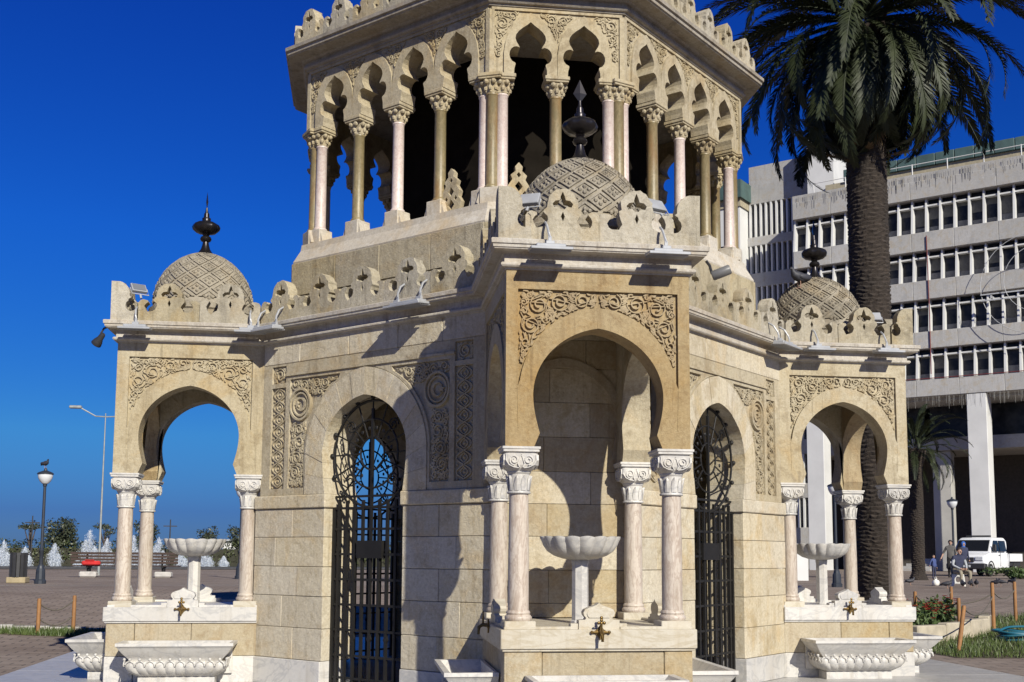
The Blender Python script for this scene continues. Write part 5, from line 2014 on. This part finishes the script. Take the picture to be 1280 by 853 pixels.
rc = MB().cbox(-0.34, 0.34, -0.2, 0.02, 0.0, 0.16, 0.04).build('red_jacket', 'redcloth', loc=(-12.0, 31.3, 1.065))
MB().cbox(-0.22, 0.12, -0.22, -0.06, 0.161, 0.20, 0.015).build('sleeve', 'redcloth', rc)
tag(rc, 'red jacket lying on the dark slatted bench', 'jacket')
bin_ = empty('litter_bin', (-12.26, 22.9, 0.6))
MB().cbox(-0.28, 0.28, -0.24, 0.24, 0.0, 0.18, 0.02).build('base', plain('yellowish_concrete', (0.34, 0.28, 0.17), 0.9), bin_)
for i in range(14):
    a = 2 * pi * i / 14
    m = MB().box(-0.045, 0.045, -0.012, 0.012, 0.18, 0.92)
    o = m.build('slat', 'blackpl', bin_)
    o.location = (0.24 * cos(a), 0.24 * sin(a), 0)
    o.rotation_euler = (0, 0, a + pi / 2)
MB().lathe([(0.21, 0.2), (0.21, 0.85)], 16).build('liner', 'iron', bin_)
tag(bin_, 'dark slatted litter bin on a yellowish concrete base', 'litter bin')
# pale drainage line across the plaza
ln = MB()
prev = None
MT['paleline'] = plain('pale_paving_strip', (0.34, 0.32, 0.29), 0.9, nscale=3)
q = [(-30, 17.6), (-9.66, 20.3), (-4.8, 21.0), (8, 22.6), (14.0, 23.4)]
vs = []
for x, y in q:
    vs += [(x, y, 0.604), (x + 0.02, y + 0.22, 0.604)]
ln.add(vs, [(i * 2, i * 2 + 2, i * 2 + 3, i * 2 + 1) for i in range(4)])
tag(ln.build('paving_strip', 'paleline'), kind='structure')

# ------------------------------------------------------------------ rope posts, grass, flower bed, hose
MT['postwood'] = plain('orange_brown_post', (0.27, 0.13, 0.045), 0.7, nscale=8, bump=0.3)
MT['rope'] = plain('dark_rope', (0.12, 0.105, 0.085), 0.9)
posts = {}
def post(key, x, y, h, lb, tilt=(0, 0), grp='wooden rope posts'):
    z = ground_z(x, y) - 0.03
    m = MB().tube([(0, 0, 0), (tilt[0] * h, tilt[1] * h, h - 0.02), (tilt[0] * h, tilt[1] * h, h)], [0.036, 0.034, 0.026], 10)
    o = m.build('rope_post', 'postwood', loc=(x, y, z), smooth='auto')
    tag(o, lb, 'post', grp)
    posts[key] = Vector((x + tilt[0] * h, y + tilt[1] * h, z + h))
post('l1', -7.39, 7.1, 0.64, 'short wooden rope post farther from the trough by the grass strip')
post('l2', -6.93, 7.62, 0.67, 'short wooden rope post next to the outer trough by the grass strip')
post('r1', 8.87, 7.5, 0.70, 'wooden rope post close behind the outer end of the kiosk by the palm')
post('r2', 7.40, 3.3, 0.76, 'leaning wooden rope post in the grass before the planter wall', (0.22, 0.1))
post('r3', 9.64, 6.06, 0.92, 'tallest wooden rope post at the end of the planter wall')
post('r4', 9.05, 6.2, 0.66, 'wooden rope post between the flowers and the tallest post')
post('r5', 10.22, 8.59, 0.66, 'wooden rope post standing behind the red flowers')
post('r6', 10.9, 7.4, 0.80, 'wooden rope post by the blue hose')
def rope(a, b, za, zb, sag, lb):
    pts = []
    for i in range(15):
        t = i / 14
        p = a.lerp(b, t)
        z = (a.z - za) * (1 - t) + (b.z - zb) * t - sag * 4 * t * (1 - t)
        pts.append((p.x, p.y, z))
    o = MB().tube(pts, 0.011, 6).build('rope', 'rope', smooth=True)
    tag(o, lb, 'rope', 'ropes slung between the posts')
rope(posts['l1'], posts['l2'], 0.08, 0.06, 0.16, 'upper sagging rope between the two posts by the outer trough')
rope(posts['l1'], posts['l2'], 0.34, 0.34, 0.15, 'lower sagging rope between the two posts by the outer trough')
rope(posts['r1'], posts['r4'], 0.06, 0.06, 0.22, 'rope slung in front of the red flowers')
rope(posts['r4'], posts['r3'], 0.10, 0.2, 0.05, 'short rope tied to the tallest post')
rope(posts['r2'], posts['r3'], 0.05, 0.25, 0.20, 'rope hanging from the leaning post to the tallest post')
rope(posts['r5'], posts['r1'], 0.1, 0.1, 0.18, 'rope behind the red flowers')
rope(posts['r3'], posts['r6'], 0.15, 0.15, 0.16, 'rope running from the tallest post towards the hose')

def grass(poly, n, seed, name):
    rnd = random.Random(seed)
    xs = [p[0] for p in poly]
    ys = [p[1] for p in poly]
    m = MB()
    c_ = 0
    while c_ < n:
        x, y = rnd.uniform(min(xs), max(xs)), rnd.uniform(min(ys), max(ys))
        if not inside_poly(x, y, poly):
            continue
        c_ += 1
        z = ground_z(x, y)
        h = rnd.uniform(0.05, 0.15)
        a = rnd.uniform(0, 2 * pi)
        w = 0.008
        dx, dy = rnd.uniform(-0.05, 0.05), rnd.uniform(-0.05, 0.05)
        m.add([(x - w * cos(a), y - w * sin(a), z), (x + w * cos(a), y + w * sin(a), z), (x + dx, y + dy, z + h)], [(0, 1, 2)])
    o = m.build(name, 'grass')
    return tag(o, kind='stuff')
MT['soil'] = plain('dry_soil', (0.10, 0.08, 0.05), 0.95, nscale=4, bump=0.4)
def soil(poly, nm):
    m = MB()
    cx = sum(p[0] for p in poly) / len(poly)
    cy = sum(p[1] for p in poly) / len(poly)
    N = 14
    vs, fs = [], []
    n = len(poly)
    fine = []
    for i in range(n):
        for t in range(6):
            a, b = poly[i], poly[(i + 1) % n]
            fine.append((a[0] + (b[0] - a[0]) * t / 6, a[1] + (b[1] - a[1]) * t / 6))
    n = len(fine)
    for j in range(N + 1):
        for x, y in fine:
            px, py = cx + (x - cx) * j / N, cy + (y - cy) * j / N
            vs.append((px, py, ground_z(px, py) + 0.006))
    for j in range(N):
        for i in range(n):
            a, b = j * n + i, j * n + (i + 1) % n
            fs.append((a, a + n, b + n, b))
    m.add(vs, fs)
    tag(m.build(nm, 'soil'), kind='structure')
gR = [(6.95, 2.5), (9.2, 2.0), (13.5, 3.6), (14.5, 7.5), (10.5, 8.2), (9.5, 6.3), (7.9, 4.9), (6.95, 4.2)]
soil(gR, 'lawn_soil')
grass(gR, 15000, 3, 'lawn_grass')
gL = [(-8.2, 6.9), (-5.4, 6.6), (-5.0, 7.4), (-6.4, 7.7), (-8.0, 7.5)]
soil(gL, 'grass_strip_soil')
grass(gL, 3500, 4, 'grass_strip')
kb_ = MB()
for i in range(6):
    x0_ = -8.6 + i * 0.62
    y0_ = 7.72 + 0.02 * i
    o = MB().cbox(0.003, 0.617, -0.06, 0.06, 0, 0.12, 0.012).build('kerb_stone', 'footstone', loc=(x0_, y0_, ground_z(x0_, y0_) - 0.06))
    if i == 0:
        kr = o
        tag(kr, 'pale kerb stones edging the grass strip by the rope posts', 'kerb')
    else:
        o.parent = kr
        o.location = (x0_ + 8.6, y0_ - 7.72, ground_z(x0_, y0_) - ground_z(-8.6, 7.72))
gB = [(7.3, 5.2), (9.2, 6.4), (10.3, 8.3), (9.2, 9.4), (7.4, 7.6)]
soil(gB, 'flower_bed_soil')
# planter wall of blocks
pw = empty('planter_wall', (7.4, 4.75, 0.08))
MT['planter'] = plain('beige_planter_stone', (0.42, 0.37, 0.28), 0.9, nscale=5, bump=0.3)
pp = [(0.0, 0.0), (0.7, 0.32), (1.35, 0.68), (1.95, 1.15), (2.3, 1.65)]
for i in range(4):
    a, b = pp[i], pp[i + 1]
    L = hypot(b[0] - a[0], b[1] - a[1])
    o = MB().cbox(0.004, L - 0.004, -0.1, 0.1, 0.0, 0.34, 0.02).build('wall_block', 'planter', pw)
    o.location = (a[0], a[1], ground_z(7.4 + a[0], 4.75 + a[1]) - 0.11)
    o.rotation_euler = (0, 0, atan2(b[1] - a[1], b[0] - a[0]))
tag(pw, 'low beige curved planter wall in front of the red flowers', 'planter')
FL = ['low red flowering plant closest to the palm kiosk trough', 'dense red flowering plant under the sagging rope', 'red flowering plant beside the short middle post', 'leafy plant with few red blooms at the end of the planter']
for i, (x, y, r_, nf) in enumerate(((8.1, 6.2, 0.5, 20), (8.6, 6.7, 0.55, 24), (9.1, 7.3, 0.55, 14), (9.6, 8.0, 0.5, 7))):
    root = empty('flowering_plant', (x, y, ground_z(x, y)))
    m = MB()
    leaf_cloud(m, (0, 0, 0.26), (r_, r_ * 0.8, 0.28), 420, 0.06, rl, 0.2)
    m.build('foliage', 'leaf_shrub', root)
    m = MB()
    for q in range(nf):
        a = rl.uniform(0, 2 * pi)
        rr = r_ * sqrt(rl.random())
        c_ = Vector((rr * cos(a), rr * sin(a) * 0.8, 0.30 + 0.24 * rl.random()))
        for s in range(5):
            b = s * 1.2566
            m.add([c_, c_ + Vector((0.04 * cos(b - 0.4), 0.04 * sin(b - 0.4), 0.02)), c_ + Vector((0.055 * cos(b), 0.055 * sin(b), 0.012)), c_ + Vector((0.04 * cos(b + 0.4), 0.04 * sin(b + 0.4), 0.02))], [(0, 1, 2, 3)])
    o = m.build('blossoms', 'flower', root)
    o['kind'] = 'stuff'
    tag(root, FL[i], 'plant', 'red flowering plants in the planter')
# hose
MT['hose'] = plain('blue_hose', (0.018, 0.115, 0.165), 0.4, var=0.1)
pts = []
for i in range(240):
    t = i / 240
    a = t * 2 * pi * 7
    rr = 0.46 + 0.09 * sin(i * 0.37) + 0.05 * sin(i * 0.11)
    x, y = 9.7 + rr * 1.5 * cos(a) + 0.04 * sin(i), 4.75 + rr * 0.8 * sin(a)
    pts.append((x, y, ground_z(x, y) + 0.03 + 0.19 * (0.5 + 0.5 * sin(a * 1.03 + i * 0.02)) * t))
for i in range(10):
    pts.append((10.3 + i * 0.25, 4.9 + 0.1 * sin(i), ground_z(10.3 + i * 0.25, 4.9) + 0.03))
tag(MB().tube(pts, 0.022, 6).build('garden_hose', 'hose', smooth=True), 'coiled blue garden hose lying in the grass', 'hose')
# planting beside the van
shrub('shrub', 27.3, 34.4, 0.6, (1.3, 0.7, 0.32), 1100, 0.08, 'leaf_shrub', 'low yellow-green shrub bed in front of the white pickup')

# ------------------------------------------------------------------ people
MT['skin'] = plain('skin', (0.40, 0.24, 0.17), 0.6, var=0.06, bump=0)
MT['hair'] = plain('dark_hair', (0.02, 0.015, 0.012), 0.6)
def cloth(nm, c):
    return plain(nm, c, 0.9, var=0.15, nscale=14, bump=0.2)
CL = {'greyshirt': cloth('grey_shirt', (0.11, 0.105, 0.10)), 'black': cloth('black_cloth', (0.018, 0.018, 0.02)), 'navy': cloth('navy_cloth', (0.03, 0.035, 0.07)),
      'blue': cloth('blue_jacket', (0.05, 0.075, 0.20)), 'khaki': cloth('khaki_trousers', (0.26, 0.23, 0.17)), 'paleshirt': cloth('pale_shirt', (0.36, 0.38, 0.40)),
      'shoe': cloth('dark_shoe', (0.03, 0.022, 0.018)), 'scarf': cloth('blue_headscarf', (0.03, 0.11, 0.38))}
STAND = {'pelvis': (0, 0, .95, .135), 'waist': (0, 0, 1.12, .125), 'chest': (0, .0, 1.34, .15), 'neck': (0, .005, 1.49, .055), 'jaw': (0, -.02, 1.565, .07), 'brow': (0, -.005, 1.64, .085), 'crown': (0, .005, 1.70, .05)}
for s, n in ((-1, 'l'), (1, 'r')):
    STAND.update({'sh' + n: (s * .175, .0, 1.41, .068), 'el' + n: (s * .235, .03, 1.13, .045), 'wr' + n: (s * .245, -.05, .89, .030), 'pa' + n: (s * .245, -.07, .82, .033),
                  'hi' + n: (s * .09, 0, .88, .098), 'kn' + n: (s * .10, -.015, .49, .062), 'an' + n: (s * .10, .02, .09, .042), 'to' + n: (s * .115, -.15, .035, .034)})
EDG = [('pelvis', 'waist', 'top'), ('waist', 'chest', 'top'), ('chest', 'neck', 'top'), ('neck', 'jaw', 'skin'), ('jaw', 'brow', 'skin'), ('brow', 'crown', 'skin')]
for n in 'lr':
    EDG += [('chest', 'sh' + n, 'top'), ('sh' + n, 'el' + n, 'sleeve'), ('el' + n, 'wr' + n, 'fore'), ('wr' + n, 'pa' + n, 'skin'), ('pelvis', 'hi' + n, 'leg'), ('hi' + n, 'kn' + n, 'leg'), ('kn' + n, 'an' + n, 'leg'), ('an' + n, 'to' + n, 'shoe')]
def person(label, loc, rz, cols, pose=None, scale=1.0, scarf=False, hair=True):
    J = dict(STAND)
    if pose:
        for k_, v in pose.items():
            J[k_] = v if len(v) == 4 else v + (J[k_][3],)
    keys = list(J)
    me = bpy.data.meshes.new('person_skeleton')
    me.from_pydata([J[k_][:3] for k_ in keys], [(keys.index(a), keys.index(b)) for a, b, _ in EDG], [])
    ob = bpy.data.objects.new('person_skeleton', me)
    COL.objects.link(ob)
    ob.modifiers.new('Skin', 'SKIN')
    for i, k_ in enumerate(keys):
        r = J[k_][3]
        fx_ = 1.25 if k_ in ('pelvis', 'waist', 'chest') else 1.0
        me.skin_vertices[0].data[i].radius = (r * fx_, r)
        me.skin_vertices[0].data[i].use_root = (k_ == 'pelvis')
    sub = ob.modifiers.new('Sub', 'SUBSURF')
    sub.levels = sub.render_levels = 2
    dg = bpy.context.evaluated_depsgraph_get()
    dg.update()
    nm = bpy.data.meshes.new_from_object(ob.evaluated_get(dg))
    bpy.data.objects.remove(ob)
    vs = [tuple(v.co) for v in nm.vertices]
    fs = [tuple(p.vertices) for p in nm.polygons]
    def segd(p, a, b):
        ab = b - a
        t = max(0, min(1, (p - a).dot(ab) / max(1e-9, ab.dot(ab))))
        return (p - a - ab * t).length
    slots = ['top', 'sleeve', 'fore', 'skin', 'leg', 'shoe']
    mi = []
    for p in nm.polygons:
        c_ = Vector(p.center)
        best = min(EDG, key=lambda e: segd(c_, Vector(J[e[0]][:3]), Vector(J[e[1]][:3])) / (J[e[0]][3] + J[e[1]][3]))
        mi.append(slots.index(best[2]))
    m = MB().add(vs, fs)
    # fingers, nose, ears
    def ext(mb_fn, slot):
        n0 = len(m.f)
        mb_fn()
        mi.extend([slots.index(slot)] * (len(m.f) - n0))
    for n, s in (('l', -1), ('r', 1)):
        pa_, wr_ = Vector(J['pa' + n][:3]), Vector(J['wr' + n][:3])
        d = (pa_ - wr_).normalized()
        side = d.cross(Vector((1, 0, 0)))
        side = side.normalized() if side.length > 0.1 else Vector((0, 1, 0))
        for q in range(4):
            b = pa_ + d * 0.02 + side * (q - 1.5) * 0.018
            L_ = (0.06, 0.07, 0.065, 0.05)[q]
            ext(lambda: m.tube([b, b + d * L_ * 0.5, b + d * L_ + Vector((-s * 0.018, 0, 0))], [0.009, 0.0085, 0.006], 5), 'skin')
        b = wr_.lerp(pa_, 0.5)
        ext(lambda: m.tube([b, b + d * 0.02 - side * 0.035, b + d * 0.055 - side * 0.045], [0.011, 0.010, 0.007], 5), 'skin')
    br_ = Vector(J['brow'][:3])
    ja = Vector(J['jaw'][:3])
    up = (br_ - ja).normalized()
    fw_ = Vector((0, -1, 0))
    fw_ = (fw_ - up * fw_.dot(up)).normalized()
    ext(lambda: m.sphere(tuple(ja.lerp(br_, 0.45) + fw_ * 0.088), 0.018, 6, 5, (0.8, 1, 1.3)), 'skin')
    for s in (-1, 1):
        ext(lambda: m.sphere(tuple(ja.lerp(br_, 0.55) + Vector((s * 0.085, 0.01, 0))), 0.024, 6, 5, (0.4, 0.8, 1.2)), 'skin')
        ext(lambda: m.sphere(tuple(ja.lerp(br_, 0.75) + fw_ * 0.076 + Vector((s * 0.032, 0, 0))), 0.010, 6, 4), 'shoe')
    ext(lambda: m.sphere(tuple(ja + fw_ * 0.068 + up * 0.0), 0.018, 6, 4, (1.3, 0.5, 0.35)), 'shoe')
    o = m.build('person', cols['top'], smooth=True)
    o.data.materials.clear()
    for sname in slots:
        o.data.materials.append(MT['skin'] if sname == 'skin' else CL['shoe'] if sname == 'shoe' else (MT['skin'] if cols.get(sname) == 'skin' else cols.get(sname, cols['top'])))
    o.data.polygons.foreach_set('material_index', mi)
    o.location = loc
    o.rotation_euler = (0, 0, rz)
    o.scale = (scale,) * 3
    if scarf:
        h = MB().sphere(tuple(br_ + Vector((0, 0.012, -0.005))), 0.112, 14, 10, (0.98, 1.02, 1.12))
        h.lathe([(0.085, -0.17), (0.10, -0.12), (0.085, -0.06), (0.07, -0.04)], 12, tuple(br_ + Vector((0, 0.03, -0.02))))
        h.v = [(x, max(y, br_.y - 0.055) if z > br_.z - 0.10 else y, z) for x, y, z in h.v]
        h.build('headscarf', CL['scarf'], o, smooth=True)
    elif hair:
        h = MB().sphere(tuple(br_ + Vector((0, 0.018, 0.022))), 0.098, 14, 10, (0.96, 1.02, 0.9))
        h.v = [(x, y, max(z, br_.z - 0.02 + (0.06 if y < br_.y - 0.03 else 0) - (0.05 if y > br_.y + 0.04 else 0))) for x, y, z in h.v]
        h.build('hair', MT['hair'], o, smooth=True)
    return tag(o, label, 'person')
TC = radians(-32)
walk = {'anl': (-.10, .20, .12), 'tol': (-.11, .06, .04), 'knl': (-.10, .03, .50), 'anr': (.10, -.14, .09), 'tor': (.11, -.31, .035), 'knr': (.10, -.12, .50),
        'wrl': (-.40, -.08, .92), 'pal': (-.43, -.11, .86), 'ell': (-.31, .02, 1.14)}
person('standing man in a grey shirt and black trousers behind the seated man', (24.9, 35.3, 0.6), TC, {'top': CL['greyshirt'], 'sleeve': CL['greyshirt'], 'fore': 'skin', 'leg': CL['black']}, walk, 1.0)
person('person in dark clothes with a bright blue headscarf beside the standing man', (24.75, 33.9, 0.6), TC + 0.6, {'top': CL['navy'], 'sleeve': CL['navy'], 'fore': CL['navy'], 'leg': CL['black']},
       {'anl': (-.10, .22, .12), 'tol': (-.11, .08, .04), 'knl': (-.10, .05, .50), 'anr': (.12, -.16, .09), 'tor': (.13, -.33, .035), 'knr': (.10, -.12, .50)}, 0.95, scarf=True)
person('small child in a blue jacket and dark trousers standing apart', (22.2, 31.8, 0.6), TC + 0.9, {'top': CL['blue'], 'sleeve': CL['blue'], 'fore': CL['blue'], 'leg': CL['navy']},
       {'ell': (-.30, .02, 1.20), 'wrl': (-.40, -.02, 1.02), 'pal': (-.44, -.03, .97), 'brow': (0, -.005, 1.66, .105), 'jaw': (0, -.02, 1.575, .085), 'crown': (0, .005, 1.74, .07)}, 0.60)
sit = {'pelvis': (0, 0.02, .50), 'waist': (0, 0.0, .66), 'chest': (0, -.06, .88), 'neck': (0, -.10, 1.03), 'jaw': (0, -.13, 1.10), 'brow': (0, -.12, 1.175), 'crown': (0, -.11, 1.235)}
for s, n in ((-1, 'l'), (1, 'r')):
    sit.update({'sh' + n: (s * .18, -.06, .95), 'el' + n: (s * .25, -.10, .69), 'wr' + n: (s * .12, -.30, .58), 'pa' + n: (s * .07, -.36, .57), 'hi' + n: (s * .10, -.02, .48), 'kn' + n: (s * .17, -.43, .48), 'an' + n: (s * .16, -.40, .09), 'to' + n: (s * .18, -.56, .035)})
SX, SY = 17.73, 21.81
person('seated man in a navy vest over a pale shirt on a white plastic stool', (SX, SY, 0.6), radians(5), {'top': CL['navy'], 'sleeve': CL['paleshirt'], 'fore': CL['paleshirt'], 'leg': CL['khaki']}, sit, 1.0)
# white plastic stool
MT['plastic'] = plain('white_plastic', (0.72, 0.71, 0.66), 0.4, var=0.05, bump=0)
stl = empty('plastic_stool', (SX, SY, 0.6), radians(-30))
MB().cbox(-0.18, 0.18, -0.16, 0.20, 0.36, 0.395, 0.012).build('seat', 'plastic', stl)
side = [(0.23, 0.0), (0.185, 0.36), (-0.185, 0.36), (-0.23, 0.0), (-0.16, 0.0), (-0.09, 0.09), (0.09, 0.09), (0.16, 0.0)]
oval = [(0.075 * cos(q * pi / 8), 0.225 + 0.10 * sin(q * pi / 8)) for q in range(16)]
for q in range(4):
    m = MB().prism(side, [oval], 0.0, 0.014)
    m.v = [(x, y - 0.20 + 0.035 * z, z) for x, y, z in m.v]
    o = m.build('leg_panel', 'plastic', stl)
    o.location = (0, 0.02, 0)
    o.rotation_euler = (0, 0, q * pi / 2)
tag(stl, 'white plastic stool with oval openings under the seated man', 'stool')
bg_ = MB()
bg_.lathe([(0.10, 0), (0.15, 0.04), (0.16, 0.16), (0.12, 0.24), (0.05, 0.27), (0.07, 0.31)], 12, mod=lambda a, j: 1 + 0.08 * sin(3 * a + j) + 0.05 * sin(7 * a))
o = bg_.build('plastic_bag', 'plastic', loc=(17.2, 22.3, 0.6), smooth=True)
MB().tube([(-0.05, 0, 0.29), (-0.04, 0, 0.38), (0.04, 0, 0.38), (0.05, 0, 0.29)], 0.012, 5).build('handle', 'plastic', o)
o.scale = (0.75, 0.75, 0.75)
tag(o, 'knotted white plastic bag on the ground beside the stool', 'bag')

# ------------------------------------------------------------------ pigeons
MT['pigeon'] = plain('pigeon_grey', (0.035, 0.036, 0.045), 0.6, nscale=20)
def pigeon():
    root = empty('pigeon')
    m = MB()
    pts = [(-0.0, 0.16, 0.14), (0, 0.10, 0.145), (0, 0.03, 0.15), (0, -0.05, 0.165), (0, -0.10, 0.185), (0, -0.115, 0.215), (0, -0.125, 0.245), (0, -0.145, 0.255), (0, -0.165, 0.25)]
    m.tube(pts, [0.012, 0.045, 0.068, 0.066, 0.048, 0.030, 0.027, 0.022, 0.006], 10)
    m.tube([(0, 0.08, 0.14), (0, 0.16, 0.125), (0, 0.22, 0.115)], [0.03, 0.026, 0.02], 6)
    m.build('body', 'pigeon', root, smooth=True)
    for s in (-1, 1):
        w = MB().sphere((s * 0.055, 0.05, 0.155), 0.10, 10, 6, (0.22, 1.15, 0.42))
        w.build('wing', 'pigeon', root, smooth=True)
        MB().tube([(s * 0.025, -0.01, 0.10), (s * 0.025, -0.005, 0.01), (s * 0.025, -0.05, 0.004)], 0.005, 5).build('leg', MT['skin'], root)
    return root
pg = pigeon()
pz = [((15.84, 19.07), 1.0, 'pigeon pecking just before the stool'), ((17.25, 20.2), 2.4, 'pigeon beside the feet of the seated man'), ((17.5, 20.3), -0.5, 'pigeon following close behind another near the seated man'),
      ((18.7, 21.2), 0.4, 'pigeon half hidden behind the tallest rope post'), ((19.3, 21.9), -2.0, 'pigeon with raised head past the tallest rope post'), ((16.5, 22.7), 1.4, 'pigeon by the kiosk column on the bag side'), ((16.0, 22.8), 1.9, 'pigeon seen right against the kiosk column'),
      ((16.6, 19.5), 2.8, 'pale legged pigeon in front of the stool'), ((20.5, 23.2), 0.2, 'lone pigeon towards the shrub bed')]
for i, ((x, y), a, lb) in enumerate(pz):
    o = pg if i == 0 else copy_tree(pg)
    o.location = (x, y, 0.6)
    o.rotation_euler = (0, 0, a)
    tag(o, lb, 'pigeon', 'pigeons on the plaza')
for l, a, lb, s in (((-11.40, 22.05, 4.05), 0.8, 'pigeon perched on the cap of the globe street lamp', 1.05), ((3.50, -0.25, 4.885), -1.2, 'dark pigeon perched on the dome beside the palm', 0.95)):
    o = copy_tree(pg)
    o.location = l
    o.rotation_euler = (0, 0, a)
    o.scale = (s, s, s)
    tag(o, lb, 'pigeon', 'pigeons perched high')

# ------------------------------------------------------------------ white double-cab pickup
MT['vanwhite'] = plain('white_car_paint', (0.72, 0.73, 0.74), 0.25, var=0.03, bump=0)
MT['vanglass'] = plain('car_glass', (0.012, 0.013, 0.016), 0.06, var=0.1, bump=0)
MT['tyre'] = plain('tyre_rubber', (0.02, 0.02, 0.02), 0.85)
MT['headlamp'] = plain('headlamp_glass', (0.55, 0.57, 0.60), 0.12, bump=0)
van = tag(empty('pickup_truck', (28.45, 40.3, 0.6), radians(-50)), 'white double-cab pickup truck parked before the portico', 'pickup')
HWV = 0.97
def vloft(secs, name, mat, parent=van, closed=True):
    """secs: list of (y, [(x, z) half outline top to bottom])"""
    m = MB()
    vs = []
    n = None
    for y, hl in secs:
        ring = [(x, y, z) for x, z in hl] + [(-x, y, z) for x, z in reversed(hl)]
        n = len(ring)
        vs += ring
    fs = []
    for j in range(len(secs) - 1):
        for i in range(n):
            a, b = j * n + i, j * n + (i + 1) % n
            fs.append((a, a + n, b + n, b))
    fs.append(tuple(range(n)))
    fs.append(tuple(reversed(range((len(secs) - 1) * n, len(secs) * n))))
    return m.add(vs, fs).build(name, mat, parent, smooth='auto')
def sec(w, zt, zb, r=0.08):
    return [(0.0, zt), (w - r * 1.5, zt - 0.01), (w - r * 0.5, zt - r * 0.4), (w, zt - r * 1.4), (w + 0.02, (zt + zb) / 2), (w, zb + r), (w - r, zb), (0.0, zb)]
vloft([(0.0, sec(0.86, 0.98, 0.40)), (0.06, sec(0.92, 1.04, 0.38)), (0.35, sec(0.95, 1.12, 0.36)), (0.85, sec(0.97, 1.22, 0.36)), (3.35, sec(0.97, 1.22, 0.36))], 'body', 'vanwhite')
cab = vloft([(0.80, sec(0.93, 1.24, 1.15, 0.03)), (1.35, sec(0.86, 1.86, 1.15, 0.07)), (1.55, sec(0.84, 1.98, 1.15, 0.09)), (3.15, sec(0.84, 2.0, 1.15, 0.09)), (3.34, sec(0.86, 1.90, 1.15, 0.09))], 'cab', 'vanwhite')
MB().add([(-0.82, 0.87, 1.25), (0.82, 0.87, 1.25), (0.76, 1.36, 1.84), (-0.76, 1.36, 1.84), (-0.82, 0.800, 1.30), (0.82, 0.800, 1.30), (0.76, 1.270, 1.845), (-0.76, 1.270, 1.845)], [(4, 5, 6, 7), (0, 3, 2, 1), (0, 1, 5, 4), (2, 3, 7, 6), (1, 2, 6, 5), (3, 0, 4, 7)]).build('windscreen', 'vanglass', cab)
for s in (-1, 1):
    for y0, y1, y0t, y1t in ((1.02, 2.05, 1.48, 2.05), (2.18, 3.12, 2.18, 3.10)):
        x0, x1 = s * 0.955, s * 0.875
        m = MB().add([(x0, y0, 1.26), (x0, y1, 1.26), (x1, y1t, 1.82), (x1, y0t, 1.82), (s * 0.90, y0, 1.26), (s * 0.90, y1, 1.26), (s * 0.82, y1t, 1.82), (s * 0.82, y0t, 1.82)], [(0, 1, 2, 3), (7, 6, 5, 4), (0, 4, 5, 1), (1, 5, 6, 2), (2, 6, 7, 3), (3, 7, 4, 0)])
        m.build('side_window', 'vanglass', cab)
    for y in (2.1, 3.2):
        MB().box(s * 0.985 - 0.008, s * 0.985 + 0.008, y - 0.008, y + 0.008, 0.5, 1.2).build('door_gap', 'blackpl', van)
    MB().cbox(s * 0.998 - 0.012, s * 0.998 + 0.012, 1.86, 2.02, 1.05, 1.09, 0.004).build('door_handle', 'blackpl', van)
    MB().cbox(s * 1.08 - 0.09, s * 1.08 + 0.09, 0.98, 1.08, 1.28, 1.62, 0.03).build('wing_mirror', 'blackpl', van)
    MB().cbox(s * 0.66 - 0.2, s * 0.66 + 0.2, -0.035, 0.12, 0.78, 1.0, 0.03).build('headlight', 'headlamp', van)
    for y in (0.75, 4.35):
        w = MB().lathe([(0.20, -0.11), (0.31, -0.11), (0.345, -0.08), (0.345, 0.08), (0.31, 0.11), (0.20, 0.11)], 22)
        w.v = [(z, x, y_) for x, y_, z in w.v]
        wo_ = w.build('wheel', 'tyre', van, smooth='auto', loc=(s * 0.87, y, 0.345))
        h_ = MB().lathe([(0.20, -0.09), (0.205, 0.10), (0.15, 0.115), (0.06, 0.09), (0.05, 0.12)], 16)
        h_.v = [(z * s, x, y_) for x, y_, z in h_.v]
        h_.build('rim', 'alu', wo_, smooth='auto')
        if y < 1:
            MB().tube([(s * 0.985, y + 0.42 * cos(q * pi / 10), 0.345 + 0.42 * sin(q * pi / 10)) for q in range(11)], 0.035, 6).build('wheel_arch', 'blackpl', van)
MB().cbox(-0.98, 0.98, -0.10, 0.30, 0.36, 0.66, 0.05).build('bumper', 'blackpl', van)
MB().cbox(-0.42, 0.42, -0.045, 0.1, 0.72, 0.96, 0.02).build('grille', 'blackpl', van)
MB().cbox(-0.26, 0.26, -0.12, -0.101, 0.46, 0.57, 0.003).build('number_plate', 'milk', van)
MB().cbox(-0.62, 0.62, 1.75, 1.95, 2.003, 2.09, 0.02).build('roof_bar', 'blackpl', van)
MB().cbox(-0.9, 0.9, 3.36, 5.3, 0.52, 0.72, 0.01).build('chassis', 'blackpl', van)
for s in (-1, 1):
    MB().cbox(s * 1.0 - 0.025, s * 1.0 + 0.025, 3.42, 5.3, 0.75, 1.16, 0.01).build('drop_side', 'vanwhite', van)
MB().cbox(-0.97, 0.97, 3.42, 5.3, 0.73, 0.78, 0.005).build('load_floor', 'concrete2', van)
MB().cbox(-0.97, 0.97, 5.25, 5.30, 0.785, 1.16, 0.01).build('tailboard', 'vanwhite', van)
